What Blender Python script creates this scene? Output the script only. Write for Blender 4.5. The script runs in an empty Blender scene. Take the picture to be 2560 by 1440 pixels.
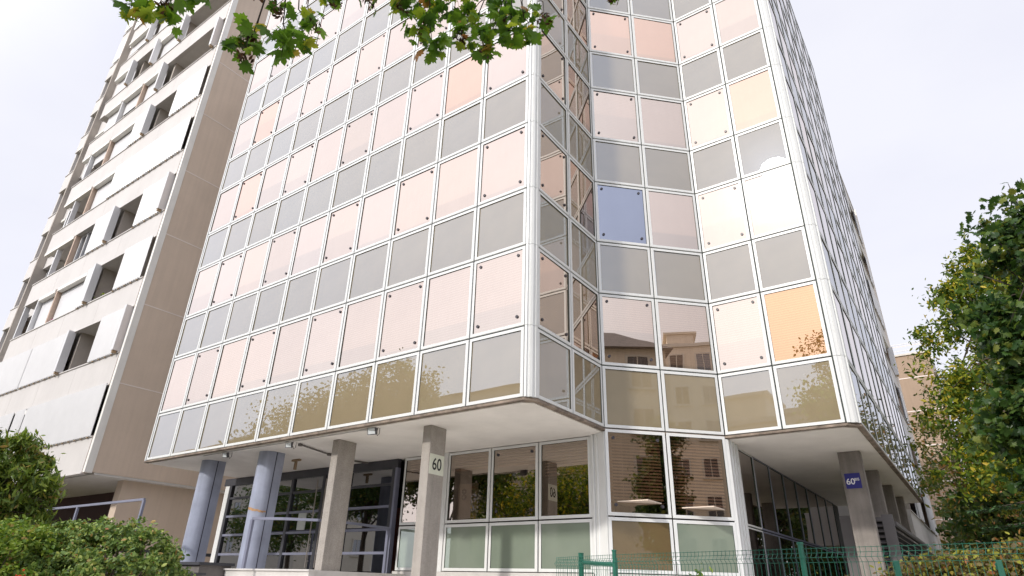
import bpy, math, random
import numpy as np
from mathutils import Vector, Matrix
R = math.radians
random.seed(7)
rng = np.random.default_rng(7)
scene = bpy.context.scene
col = scene.collection

# ------------------------------------------------------------------ camera
cam_d = bpy.data.cameras.new('camera')
cam = bpy.data.objects.new('camera', cam_d)
col.objects.link(cam)
cam_d.sensor_width = 36.0
cam_d.lens = 21.765
cam_d.clip_start = 0.05
cam_d.clip_end = 3000
EYE = 1.6
_pitch, _roll, _th = 0.4497, 0.0274, -0.6261
_f = Vector((0, math.cos(_pitch), math.sin(_pitch)))
_r = Vector((1, 0, 0)); _u = _r.cross(_f)
_r2 = math.cos(_roll) * _r + math.sin(_roll) * _u
_u2 = -math.sin(_roll) * _r + math.cos(_roll) * _u
_M = Matrix.Rotation(-_th, 3, 'Z')
_m = Matrix((_M @ _r2, _M @ _u2, -(_M @ _f))).transposed().to_4x4()
_m.translation = (0, 0, EYE)
cam.matrix_world = _m
scene.camera = cam

# ------------------------------------------------------------------ sky, sun, exposure
SUN_AZ, SUN_EL = R(-98.0), R(33.0)
SUN = Vector((math.cos(SUN_EL) * math.cos(SUN_AZ), math.cos(SUN_EL) * math.sin(SUN_AZ), math.sin(SUN_EL)))
w = bpy.data.worlds.new('World'); scene.world = w; w.use_nodes = True
nt = w.node_tree; nt.nodes.clear()
def N(nt, t, **kw):
    n = nt.nodes.new(t)
    for k, v in kw.items():
        if k == 'inp':
            for a, b in v.items(): n.inputs[a].default_value = b
        else: setattr(n, k, v)
    return n
L = nt.links.new
sky = N(nt, 'ShaderNodeTexSky', sky_type='NISHITA', sun_disc=False, sun_elevation=SUN_EL,
        sun_rotation=math.pi / 2 - SUN_AZ, air_density=1.0, dust_density=3.0, ozone_density=1.0)
bg1 = N(nt, 'ShaderNodeBackground', inp={'Strength': 0.10}); L(sky.outputs[0], bg1.inputs[0])
tc = N(nt, 'ShaderNodeTexCoord')
noise = N(nt, 'ShaderNodeTexNoise', inp={'Scale': 2.2, 'Detail': 5.0, 'Roughness': 0.55})
mp = N(nt, 'ShaderNodeMapping', inp={'Scale': (1, 1, 2.2)})
L(tc.outputs['Generated'], mp.inputs[0]); L(mp.outputs[0], noise.inputs[0])
ramp = N(nt, 'ShaderNodeValToRGB')
ramp.color_ramp.elements[0].position = 0.30; ramp.color_ramp.elements[0].color = (0.675, 0.678, 0.755, 1)
ramp.color_ramp.elements[1].position = 0.62; ramp.color_ramp.elements[1].color = (0.725, 0.725, 0.785, 1)
L(noise.outputs[0], ramp.inputs[0])
dot = N(nt, 'ShaderNodeVectorMath', operation='DOT_PRODUCT'); dot.inputs[1].default_value = SUN
nrm = N(nt, 'ShaderNodeVectorMath', operation='NORMALIZE')
L(tc.outputs['Generated'], nrm.inputs[0]); L(nrm.outputs[0], dot.inputs[0])
mx = N(nt, 'ShaderNodeMath', operation='MAXIMUM', inp={1: 0.0}); L(dot.outputs['Value'], mx.inputs[0])
p1 = N(nt, 'ShaderNodeMath', operation='POWER', inp={1: 700.0}); L(mx.outputs[0], p1.inputs[0])
p2 = N(nt, 'ShaderNodeMapRange', interpolation_type='SMOOTHSTEP', inp={'From Min': 0.25, 'From Max': 0.66, 'To Min': 0.0, 'To Max': 1.0}); L(mx.outputs[0], p2.inputs[0])
g1 = N(nt, 'ShaderNodeMath', operation='MULTIPLY', inp={1: 1.3}); L(p1.outputs[0], g1.inputs[0])
g2 = N(nt, 'ShaderNodeMath', operation='MULTIPLY_ADD', inp={1: 0.80, 2: 1.0}); L(p2.outputs[0], g2.inputs[0])
gs = N(nt, 'ShaderNodeMath', operation='ADD'); L(g1.outputs[0], gs.inputs[0]); L(g2.outputs[0], gs.inputs[1])
bg2 = N(nt, 'ShaderNodeBackground'); L(ramp.outputs[0], bg2.inputs[0]); L(gs.outputs[0], bg2.inputs[1])
mixs = N(nt, 'ShaderNodeMixShader', inp={0: 0.9}); L(bg1.outputs[0], mixs.inputs[1]); L(bg2.outputs[0], mixs.inputs[2])
wo = N(nt, 'ShaderNodeOutputWorld'); L(mixs.outputs[0], wo.inputs[0])

sun_d = bpy.data.lights.new('sun', 'SUN'); sun_d.energy = 2.0; sun_d.angle = R(3.0); sun_d.color = (1.0, 0.95, 0.87)
sun = bpy.data.objects.new('sun', sun_d); col.objects.link(sun)
sun.rotation_euler = SUN.to_track_quat('Z', 'Y').to_euler(); sun.location = (0, -30, 40)
vs = scene.view_settings
vs.view_transform = 'Standard'; vs.look = 'None'; vs.gamma = 1.0; vs.exposure = 0.46; vs.use_curve_mapping = False
scene.cycles.max_bounces = 8
scene.cycles.glossy_bounces = 5
scene.cycles.transparent_max_bounces = 12
scene.cycles.caustics_reflective = False
scene.cycles.caustics_refractive = False
scene.cycles.sample_clamp_indirect = 6.0

# ------------------------------------------------------------------ materials
def new_mat(name):
    m = bpy.data.materials.new(name); m.use_nodes = True
    nt = m.node_tree
    b = nt.nodes['Principled BSDF']; out = nt.nodes['Material Output']
    return m, nt, b, out
def surf(name, c, rough=0.6, var=0.12, scale=3.0, bump=0.0, bscale=60.0, streak=0.0, metal=0.0, spec=0.5, detail=6.0, fine=0.0):
    m, nt, b, out = new_mat(name); L = nt.links.new
    tc = N(nt, 'ShaderNodeTexCoord')
    n1 = N(nt, 'ShaderNodeTexNoise', inp={'Scale': scale, 'Detail': detail, 'Roughness': 0.6}); L(tc.outputs['Object'], n1.inputs[0])
    rp = N(nt, 'ShaderNodeValToRGB')
    lo = tuple(x * (1 - var) for x in c); hi = tuple(min(1, x * (1 + var)) for x in c)
    rp.color_ramp.elements[0].position = 0.3; rp.color_ramp.elements[0].color = (*lo, 1)
    rp.color_ramp.elements[1].position = 0.7; rp.color_ramp.elements[1].color = (*hi, 1)
    L(n1.outputs[0], rp.inputs[0]); last = rp.outputs[0]
    if streak:
        mp = N(nt, 'ShaderNodeMapping', inp={'Scale': (5, 5, 0.25)}); L(tc.outputs['Object'], mp.inputs[0])
        n2 = N(nt, 'ShaderNodeTexNoise', inp={'Scale': 1.5, 'Detail': 5.0}); L(mp.outputs[0], n2.inputs[0])
        r2 = N(nt, 'ShaderNodeValToRGB'); v = 1 - streak
        r2.color_ramp.elements[0].position = 0.35; r2.color_ramp.elements[0].color = (v, v, v, 1)
        r2.color_ramp.elements[1].position = 0.6; r2.color_ramp.elements[1].color = (1, 1, 1, 1)
        L(n2.outputs[0], r2.inputs[0])
        mm = N(nt, 'ShaderNodeMix', data_type='RGBA', blend_type='MULTIPLY', inp={0: 1.0})
        L(last, mm.inputs[6]); L(r2.outputs[0], mm.inputs[7]); last = mm.outputs[2]
    if fine:
        n4 = N(nt, 'ShaderNodeTexNoise', inp={'Scale': 140.0, 'Detail': 3.0}); L(tc.outputs['Object'], n4.inputs[0])
        r4 = N(nt, 'ShaderNodeValToRGB'); v = 1 - fine
        r4.color_ramp.elements[0].position = 0.38; r4.color_ramp.elements[0].color = (v, v, v, 1)
        r4.color_ramp.elements[1].position = 0.58; r4.color_ramp.elements[1].color = (1, 1, 1, 1)
        L(n4.outputs[0], r4.inputs[0])
        m4 = N(nt, 'ShaderNodeMix', data_type='RGBA', blend_type='MULTIPLY', inp={0: 1.0})
        L(last, m4.inputs[6]); L(r4.outputs[0], m4.inputs[7]); last = m4.outputs[2]
    L(last, b.inputs['Base Color'])
    b.inputs['Roughness'].default_value = rough; b.inputs['Metallic'].default_value = metal
    b.inputs['Specular IOR Level'].default_value = spec
    if bump:
        n3 = N(nt, 'ShaderNodeTexNoise', inp={'Scale': bscale, 'Detail': 4.0}); L(tc.outputs['Object'], n3.inputs[0])
        bp = N(nt, 'ShaderNodeBump', inp={'Strength': bump, 'Distance': 0.01}); L(n3.outputs[0], bp.inputs['Height'])
        L(bp.outputs[0], b.inputs['Normal'])
    return m
def pane_wave(nt, strength):
    tc = N(nt, 'ShaderNodeTexCoord')
    n = N(nt, 'ShaderNodeTexNoise', inp={'Scale': 1.1, 'Detail': 1.0}); nt.links.new(tc.outputs['Object'], n.inputs[0])
    bp = N(nt, 'ShaderNodeBump', inp={'Strength': strength, 'Distance': 0.01}); nt.links.new(n.outputs[0], bp.inputs['Height'])
    return tc, bp
def glazed(name, diff, gloss, r0, r1, power=1.2, rough=0.012, stripe=0.0, wave=0.12, stripe_mix=0.0, vary=0.0):
    """opaque coated glass: a diffuse layer seen through it and a mirror layer on it"""
    m, nt, b, out = new_mat(name); L = nt.links.new
    nt.nodes.remove(b)
    tc, bp = pane_wave(nt, wave)
    d = N(nt, 'ShaderNodeBsdfDiffuse'); g = N(nt, 'ShaderNodeBsdfGlossy', distribution='BECKMANN', inp={'Roughness': rough})
    n1 = N(nt, 'ShaderNodeTexNoise', inp={'Scale': 0.8, 'Detail': 3.0}); L(tc.outputs['Object'], n1.inputs[0])
    def ramp2(c, v):
        rp = N(nt, 'ShaderNodeValToRGB')
        rp.color_ramp.elements[0].position = 0.3; rp.color_ramp.elements[0].color = (*[x * (1 - v) for x in c], 1)
        rp.color_ramp.elements[1].position = 0.7; rp.color_ramp.elements[1].color = (*[min(1, x * (1 + v)) for x in c], 1)
        L(n1.outputs[0], rp.inputs[0]); return rp
    dr, gr = ramp2(diff, 0.10), ramp2(gloss, 0.03)
    lw = N(nt, 'ShaderNodeLayerWeight', inp={'Blend': 0.5})
    gp = N(nt, 'ShaderNodeMath', operation='POWER', inp={1: 3.5}); L(lw.outputs['Facing'], gp.inputs[0])
    gm = N(nt, 'ShaderNodeMix', data_type='RGBA'); L(gp.outputs[0], gm.inputs[0]); L(gr.outputs[0], gm.inputs[6]); gm.inputs[7].default_value = (0.97, 0.97, 1.0, 1)
    gout = gm.outputs[2]
    if vary:
        # every pane is from another batch: small differences in coating tint and depth
        oi = N(nt, 'ShaderNodeObjectInfo'); vr = N(nt, 'ShaderNodeValToRGB'); e = vr.color_ramp.elements
        e[0].position = 0.0; e[0].color = (1 - vary, 1 - 1.1 * vary, 1 - 1.2 * vary, 1)
        e.new(0.5).color = (1, 1, 1, 1); e[-1].position = 1.0; e[-1].color = (1 + .3 * vary, 1 - .3 * vary, 1 - .8 * vary, 1)
        L(oi.outputs['Random'], vr.inputs[0])
        vm = N(nt, 'ShaderNodeMix', data_type='RGBA', blend_type='MULTIPLY', inp={0: 1.0}); L(gout, vm.inputs[6]); L(vr.outputs[0], vm.inputs[7]); gout = vm.outputs[2]
    L(gout, g.inputs[0])
    pw = N(nt, 'ShaderNodeMath', operation='POWER', inp={1: power}); L(lw.outputs['Facing'], pw.inputs[0])
    ma = N(nt, 'ShaderNodeMath', operation='MULTIPLY_ADD', inp={1: r1 - r0, 2: r0}); L(pw.outputs[0], ma.inputs[0])
    fac = ma.outputs[0]
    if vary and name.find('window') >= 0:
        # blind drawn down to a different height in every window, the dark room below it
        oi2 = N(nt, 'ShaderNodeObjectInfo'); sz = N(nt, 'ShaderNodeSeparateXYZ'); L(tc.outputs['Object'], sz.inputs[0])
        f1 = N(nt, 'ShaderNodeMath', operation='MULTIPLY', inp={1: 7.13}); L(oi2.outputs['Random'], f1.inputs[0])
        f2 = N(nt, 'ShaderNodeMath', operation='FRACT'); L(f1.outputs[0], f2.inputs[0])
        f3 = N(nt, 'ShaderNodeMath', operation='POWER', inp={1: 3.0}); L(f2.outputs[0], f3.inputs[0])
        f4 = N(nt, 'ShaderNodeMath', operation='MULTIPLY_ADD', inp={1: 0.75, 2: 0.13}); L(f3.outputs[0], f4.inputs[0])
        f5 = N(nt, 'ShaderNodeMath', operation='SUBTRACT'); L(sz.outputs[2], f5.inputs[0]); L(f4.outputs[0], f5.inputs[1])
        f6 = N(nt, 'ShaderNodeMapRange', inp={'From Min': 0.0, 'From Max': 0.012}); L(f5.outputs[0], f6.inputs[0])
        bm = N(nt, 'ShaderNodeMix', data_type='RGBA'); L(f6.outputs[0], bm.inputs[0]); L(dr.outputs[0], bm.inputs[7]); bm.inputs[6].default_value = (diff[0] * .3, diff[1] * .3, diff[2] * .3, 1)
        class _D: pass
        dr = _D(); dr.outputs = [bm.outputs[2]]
    if stripe:
        sx = N(nt, 'ShaderNodeSeparateXYZ'); L(tc.outputs['Object'], sx.inputs[0])
        mu = N(nt, 'ShaderNodeMath', operation='MULTIPLY', inp={1: 2 * math.pi / 0.05}); L(sx.outputs[2], mu.inputs[0])
        sn = N(nt, 'ShaderNodeMath', operation='SINE'); L(mu.outputs[0], sn.inputs[0])
        gt = N(nt, 'ShaderNodeMath', operation='MULTIPLY_ADD', inp={1: 0.5, 2: 0.5}); L(sn.outputs[0], gt.inputs[0])
        mm = N(nt, 'ShaderNodeMix', data_type='RGBA', blend_type='MULTIPLY')
        st = N(nt, 'ShaderNodeMath', operation='MULTIPLY', inp={1: stripe}); L(gt.outputs[0], st.inputs[0])
        L(st.outputs[0], mm.inputs[0]); L(dr.outputs[0], mm.inputs[6]); mm.inputs[7].default_value = (0.15, 0.12, 0.10, 1)
        L(mm.outputs[2], d.inputs[0])
        sb = N(nt, 'ShaderNodeMath', operation='MULTIPLY_ADD', inp={1: -stripe_mix}); L(gt.outputs[0], sb.inputs[0]); L(fac, sb.inputs[2])
        fac = sb.outputs[0]
    else:
        L(dr.outputs[0], d.inputs[0])
    L(bp.outputs[0], g.inputs['Normal'])
    dm = N(nt, 'ShaderNodeMapping', inp={'Scale': (4.0, 4.0, 0.5)}); L(tc.outputs['Object'], dm.inputs[0])
    dn = N(nt, 'ShaderNodeTexNoise', inp={'Scale': 2.5, 'Detail': 6.0, 'Roughness': 0.65}); L(dm.outputs[0], dn.inputs[0])
    dg = N(nt, 'ShaderNodeMapRange', inp={'From Min': 0.4, 'From Max': 0.75, 'To Min': 1.0, 'To Max': 0.975}); L(dn.outputs[0], dg.inputs[0])
    df = N(nt, 'ShaderNodeMath', operation='MULTIPLY'); L(fac, df.inputs[0]); L(dg.outputs[0], df.inputs[1]); fac = df.outputs[0]
    mix = N(nt, 'ShaderNodeMixShader'); L(fac, mix.inputs[0]); L(d.outputs[0], mix.inputs[1]); L(g.outputs[0], mix.inputs[2])
    L(mix.outputs[0], out.inputs[0])
    return m
def clear_glass(name, tint, gloss, r0, r1, wave=0.1):
    m, nt, b, out = new_mat(name); L = nt.links.new
    nt.nodes.remove(b)
    tc, bp = pane_wave(nt, wave)
    t = N(nt, 'ShaderNodeBsdfTransparent', inp={0: (*tint, 1)}); g = N(nt, 'ShaderNodeBsdfGlossy', inp={0: (*gloss, 1), 'Roughness': 0.015})
    L(bp.outputs[0], g.inputs['Normal'])
    lw = N(nt, 'ShaderNodeLayerWeight', inp={'Blend': 0.5})
    pw = N(nt, 'ShaderNodeMath', operation='POWER', inp={1: 1.6}); L(lw.outputs['Facing'], pw.inputs[0])
    ma = N(nt, 'ShaderNodeMath', operation='MULTIPLY_ADD', inp={1: r1 - r0, 2: r0}); L(pw.outputs[0], ma.inputs[0])
    mix = N(nt, 'ShaderNodeMixShader'); L(ma.outputs[0], mix.inputs[0]); L(t.outputs[0], mix.inputs[1]); L(g.outputs[0], mix.inputs[2])
    L(mix.outputs[0], out.inputs[0])
    return m
def leaf_mat(name, cols, trans=0.35, rough=0.45, spec=0.35):
    m, nt, b, out = new_mat(name); L = nt.links.new
    ge = N(nt, 'ShaderNodeNewGeometry'); rp = N(nt, 'ShaderNodeValToRGB')
    e = rp.color_ramp.elements
    while len(e) < len(cols): e.new(0.5)
    for k, (p, c) in enumerate(cols):
        e[k].position = p; e[k].color = (*c, 1)
    L(ge.outputs['Random Per Island'], rp.inputs[0]); L(rp.outputs[0], b.inputs['Base Color'])
    b.inputs['Roughness'].default_value = rough; b.inputs['Specular IOR Level'].default_value = spec
    tr = N(nt, 'ShaderNodeBsdfTranslucent')
    br = N(nt, 'ShaderNodeMix', data_type='RGBA', blend_type='MULTIPLY', inp={0: 1.0}); L(rp.outputs[0], br.inputs[6]); br.inputs[7].default_value = (1.0, 1.0, 0.45, 1)
    ad = N(nt, 'ShaderNodeMix', data_type='RGBA', blend_type='ADD', inp={0: 0.5}); L(br.outputs[2], ad.inputs[6]); L(rp.outputs[0], ad.inputs[7])
    L(ad.outputs[2], tr.inputs[0])
    mix = N(nt, 'ShaderNodeMixShader', inp={0: trans}); L(b.outputs[0], mix.inputs[1]); L(tr.outputs[0], mix.inputs[2])
    L(mix.outputs[0], out.inputs[0])
    return m

M = {}
M['alu'] = surf('white_aluminium', (0.70, 0.71, 0.705), 0.35, 0.03, 2.0, spec=0.5, streak=0.015)
M['gasket'] = surf('dark_green_gasket', (0.045, 0.065, 0.055), 0.6, 0.1)
M['core'] = surf('dark_core', (0.03, 0.03, 0.03), 0.8, 0.1)
M['knob'] = surf('dark_knob', (0.045, 0.04, 0.05), 0.4, 0.1)
M['spandrel'] = glazed('bronze_spandrel_glass', (0.31, 0.25, 0.16), (0.66, 0.80, 0.98), 0.19, 0.82, 3.2, vary=0.05)
PEACH_D = (0.21, 0.13, 0.09)
M['win'] = glazed('peach_window_glass', PEACH_D, (0.93, 0.82, 0.725), 0.56, 0.96, 4.5, stripe=0.6, stripe_mix=0.02, vary=0.07)
M['win_clear'] = glazed('plain_peach_window_glass', PEACH_D, (0.935, 0.83, 0.745), 0.56, 0.96, 4.5, vary=0.07)
M['win_apricot'] = glazed('apricot_window_glass', (0.26, 0.11, 0.06), (0.97, 0.765, 0.63), 0.56, 0.95, 4.5, stripe=0.3, vary=0.05)
M['win_orange'] = glazed('orange_window_glass', (0.42, 0.19, 0.07), (0.97, 0.70, 0.48), 0.44, 0.9, 4.5, stripe=0.45, stripe_mix=0.02)
M['win_blue'] = glazed('blue_window_glass', (0.06, 0.065, 0.09), (0.55, 0.60, 0.73), 0.46, 0.92, 4.5)
M['green_panel'] = glazed('grey_green_panel_glass', (0.215, 0.255, 0.205), (0.9, 1.0, 0.95), 0.10, 0.5, 1.6)
M['bronze_panel'] = glazed('khaki_panel_glass', (0.17, 0.12, 0.06), (0.75, 0.85, 0.95), 0.22, 0.7, 1.4)
M['bronze_clear'] = clear_glass('bronze_window_glass', (0.46, 0.35, 0.28), (1.0, 0.87, 0.76), 0.33, 0.90)
M['grey_clear'] = clear_glass('grey_door_glass', (0.16, 0.165, 0.18), (0.95, 0.97, 1.0), 0.20, 0.85)
M['dark_glass'] = glazed('dark_corridor_glass', (0.018, 0.014, 0.012), (0.85, 0.75, 0.68), 0.16, 0.75, 1.5)
M['blind'] = surf('beige_blind_slats', (0.72, 0.60, 0.50), 0.6, 0.05)
M['soffit'] = surf('white_soffit_render', (0.87, 0.83, 0.785), 0.8, 0.09, 0.9, bump=0.15, bscale=90)
M['soffit_edge'] = surf('weathered_soffit_edge', (0.22, 0.175, 0.14), 0.85, 0.55, 5.0)
M['aggregate'] = surf('exposed_aggregate_concrete', (0.42, 0.385, 0.35), 0.85, 0.10, 4.0, bump=0.5, bscale=160, streak=0.12, fine=0.35)
M['aggregate_shaded_dirty'] = surf('shaded_dirty_aggregate_concrete', (0.31, 0.28, 0.255), 0.85, 0.16, 3.0, bump=0.5, bscale=160, streak=0.25, fine=0.35)  # darker copy of the aggregate: overhang shade put into its colour, with dirt streaks
M['blue_paint'] = surf('blue_grey_paint', (0.33, 0.36, 0.46), 0.38, 0.14, 2.2, streak=0.14)
M['seam'] = surf('dark_seam', (0.03, 0.03, 0.045), 0.5)
M['scar'] = surf('rust_brown_scrape', (0.42, 0.25, 0.13), 0.7, 0.3, 12)
M['dark_metal'] = surf('charcoal_metal', (0.045, 0.046, 0.055), 0.4, 0.1)
M['mid_metal'] = surf('grey_blue_metal', (0.19, 0.20, 0.27), 0.4, 0.1)
M['pull'] = surf('brushed_steel', (0.42, 0.38, 0.36), 0.3, 0.1, metal=0.8)
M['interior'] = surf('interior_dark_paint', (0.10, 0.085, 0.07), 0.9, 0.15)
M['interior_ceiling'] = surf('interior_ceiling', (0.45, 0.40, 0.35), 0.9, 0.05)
M['lobby_red'] = surf('lobby_red_brown', (0.13, 0.04, 0.025), 0.7, 0.15)
M['stone'] = surf('grey_stone', (0.17, 0.155, 0.145), 0.8, 0.2, 3, bump=0.2, fine=0.2)
M['plinth'] = surf('pale_stone', (0.55, 0.53, 0.51), 0.8, 0.1, 3, bump=0.1)
M['tower_white'] = surf('white_render', (0.585, 0.562, 0.547), 0.85, 0.045, 0.9, bump=0.1, bscale=120, streak=0.02)
M['tower_brown'] = surf('brown_render', (0.64, 0.52, 0.42), 0.9, 0.07, 0.5, bump=0.35, bscale=70, streak=0.05, fine=0.14)
M['joint'] = surf('pale_joint', (0.74, 0.66, 0.61), 0.8, 0.05)
M['joint_thin'] = surf('thin_joint', (0.50, 0.48, 0.46), 0.8, 0.1)
M['fin'] = surf('white_fin', (0.78, 0.76, 0.72), 0.8, 0.06, 2.0, streak=0.05)
M['shutter'] = surf('white_shutter', (0.63, 0.63, 0.64), 0.45, 0.03, 2.0)
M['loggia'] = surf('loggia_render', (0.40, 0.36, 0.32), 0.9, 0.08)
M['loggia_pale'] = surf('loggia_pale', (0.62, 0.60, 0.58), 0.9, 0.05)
M['post'] = surf('tan_post', (0.50, 0.38, 0.30), 0.7, 0.1)
M['fold_end'] = surf('shutter_foot', (0.33, 0.24, 0.15), 0.7, 0.2)
M['pane_dark'] = glazed('house_window_glass', (0.03, 0.03, 0.03), (0.9, 0.93, 1.0), 0.15, 0.8, 1.5)
M['maroon'] = surf('maroon_wall', (0.035, 0.008, 0.008), 0.8, 0.2)
M['tan_wall'] = surf('tan_render', (0.38, 0.28, 0.205), 0.9, 0.08, 0.4, bump=0.2, fine=0.08, streak=0.06)
M['beige_wall'] = surf('beige_render', (0.74, 0.65, 0.54), 0.9, 0.06, 0.4, streak=0.08)
M['pale_trim'] = surf('pale_trim', (0.62, 0.58, 0.52), 0.8, 0.06)
M['roof_grey'] = surf('roof_slate', (0.17, 0.15, 0.14), 0.8, 0.2)
M['green_metal'] = surf('green_coated_steel', (0.010, 0.105, 0.068), 0.35, 0.15, 6)
M['louvre'] = surf('louvre_metal', (0.12, 0.112, 0.115), 0.4, 0.12)
M['sign_white'] = surf('cream_sign', (0.66, 0.68, 0.58), 0.5, 0.04)
M['sign_blue'] = surf('blue_sign', (0.018, 0.018, 0.20), 0.35, 0.05)
M['ink'] = surf('black_ink', (0.02, 0.022, 0.022), 0.5, 0.0)
M['white_ink'] = surf('white_ink', (0.85, 0.85, 0.88), 0.5, 0.0)
M['poster'] = surf('pale_poster', (0.55, 0.58, 0.55), 0.6, 0.03)
M['lamp_body'] = surf('lamp_body', (0.10, 0.10, 0.11), 0.4, 0.1)
M['lamp_glass'] = surf('lamp_glass', (0.62, 0.66, 0.68), 0.15, 0.1)
M['bark'] = surf('dark_bark', (0.045, 0.032, 0.026), 0.85, 0.3, 12, bump=0.5, bscale=40)
M['bark2'] = surf('grey_bark', (0.11, 0.085, 0.065), 0.9, 0.3, 10, bump=0.5, bscale=40)
M['soil'] = surf('garden_soil', (0.20, 0.18, 0.11), 0.95, 0.35, 2.0, bump=0.6, bscale=14)
M['asphalt'] = surf('asphalt', (0.05, 0.05, 0.052), 0.9, 0.2, 3, bump=0.3, bscale=120)
M['pave'] = surf('pavement', (0.36, 0.345, 0.33), 0.9, 0.12, 2, bump=0.2)
M['bounce_paving'] = surf('pale_bounce_paving', (0.70, 0.67, 0.63), 0.9, 0.08, 2, bump=0.1)  # kept pale to throw light up under the overhang
M['paint'] = surf('road_paint', (0.75, 0.75, 0.72), 0.7, 0.1, 6)
M['maple'] = leaf_mat('maple_leaf', [(0.0, (0.062, 0.133, 0.022)), (0.40, (0.110, 0.222, 0.026)), (0.80, (0.188, 0.332, 0.035)), (0.96, (0.375, 0.442, 0.045)), (0.985, (0.486, 0.287, 0.066)), (1.0, (0.309, 0.110, 0.045))], 0.48)
M['seed'] = leaf_mat('dry_seed', [(0.0, (0.05, 0.022, 0.012)), (0.5, (0.10, 0.045, 0.02)), (1.0, (0.18, 0.10, 0.05))], 0.15)
M['leaf_green'] = leaf_mat('street_tree_leaf', [(0.0, (0.037, 0.076, 0.020)), (0.5, (0.068, 0.128, 0.027)), (0.85, (0.136, 0.170, 0.034)), (1.0, (0.204, 0.153, 0.034))], 0.3)
M['leaf_autumn'] = leaf_mat('autumn_leaf', [(0.0, (0.060, 0.098, 0.027)), (0.40, (0.112, 0.165, 0.033)), (0.78, (0.255, 0.270, 0.037)), (0.92, (0.510, 0.255, 0.105)), (1.0, (0.600, 0.315, 0.165))], 0.4)
M['leaf_yellow'] = leaf_mat('yellow_green_leaf', [(0.0, (0.057, 0.106, 0.024)), (0.50, (0.139, 0.227, 0.033)), (0.82, (0.390, 0.423, 0.041)), (1.0, (0.683, 0.488, 0.065))], 0.45)
M['leaf_dark'] = leaf_mat('dark_glossy_leaf', [(0.0, (0.018, 0.049, 0.016)), (0.55, (0.047, 0.100, 0.021)), (0.88, (0.117, 0.176, 0.036)), (1.0, (0.212, 0.223, 0.047))], 0.34, 0.38)
M['fir'] = leaf_mat('fir_needle', [(0.0, (0.013, 0.036, 0.016)), (0.6, (0.029, 0.072, 0.023)), (1.0, (0.065, 0.130, 0.039))], 0.12)
M['thuja'] = leaf_mat('thuja_spray', [(0.0, (0.060, 0.102, 0.021)), (0.5, (0.137, 0.214, 0.030)), (0.88, (0.256, 0.325, 0.052)), (1.0, (0.376, 0.239, 0.086))], 0.22)
M['hedge'] = leaf_mat('hedge_leaf', [(0.0, (0.073, 0.132, 0.039)), (0.45, (0.144, 0.230, 0.057)), (0.82, (0.278, 0.362, 0.096)), (0.95, (0.433, 0.483, 0.144)), (1.0, (0.385, 0.144, 0.073))], 0.25, 0.5)
M['hedge2'] = leaf_mat('berry_shrub_leaf', [(0.0, (0.073, 0.143, 0.025)), (0.5, (0.164, 0.256, 0.033)), (0.9, (0.307, 0.388, 0.062)), (1.0, (0.367, 0.205, 0.083))], 0.3, 0.5)
M['scrag'] = leaf_mat('scraggy_hedge_leaf', [(0.0, (0.086, 0.100, 0.029)), (0.35, (0.186, 0.122, 0.072)), (0.65, (0.243, 0.243, 0.043)), (0.9, (0.400, 0.400, 0.057)), (1.0, (0.429, 0.143, 0.072))], 0.3, 0.6)
M['flower'] = leaf_mat('magenta_flower', [(0.0, (0.30, 0.03, 0.20)), (0.6, (0.45, 0.06, 0.30)), (1.0, (0.06, 0.10, 0.03))], 0.2)
M['berry'] = surf('orange_berry', (0.60, 0.06, 0.015), 0.3, 0.2)

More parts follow.
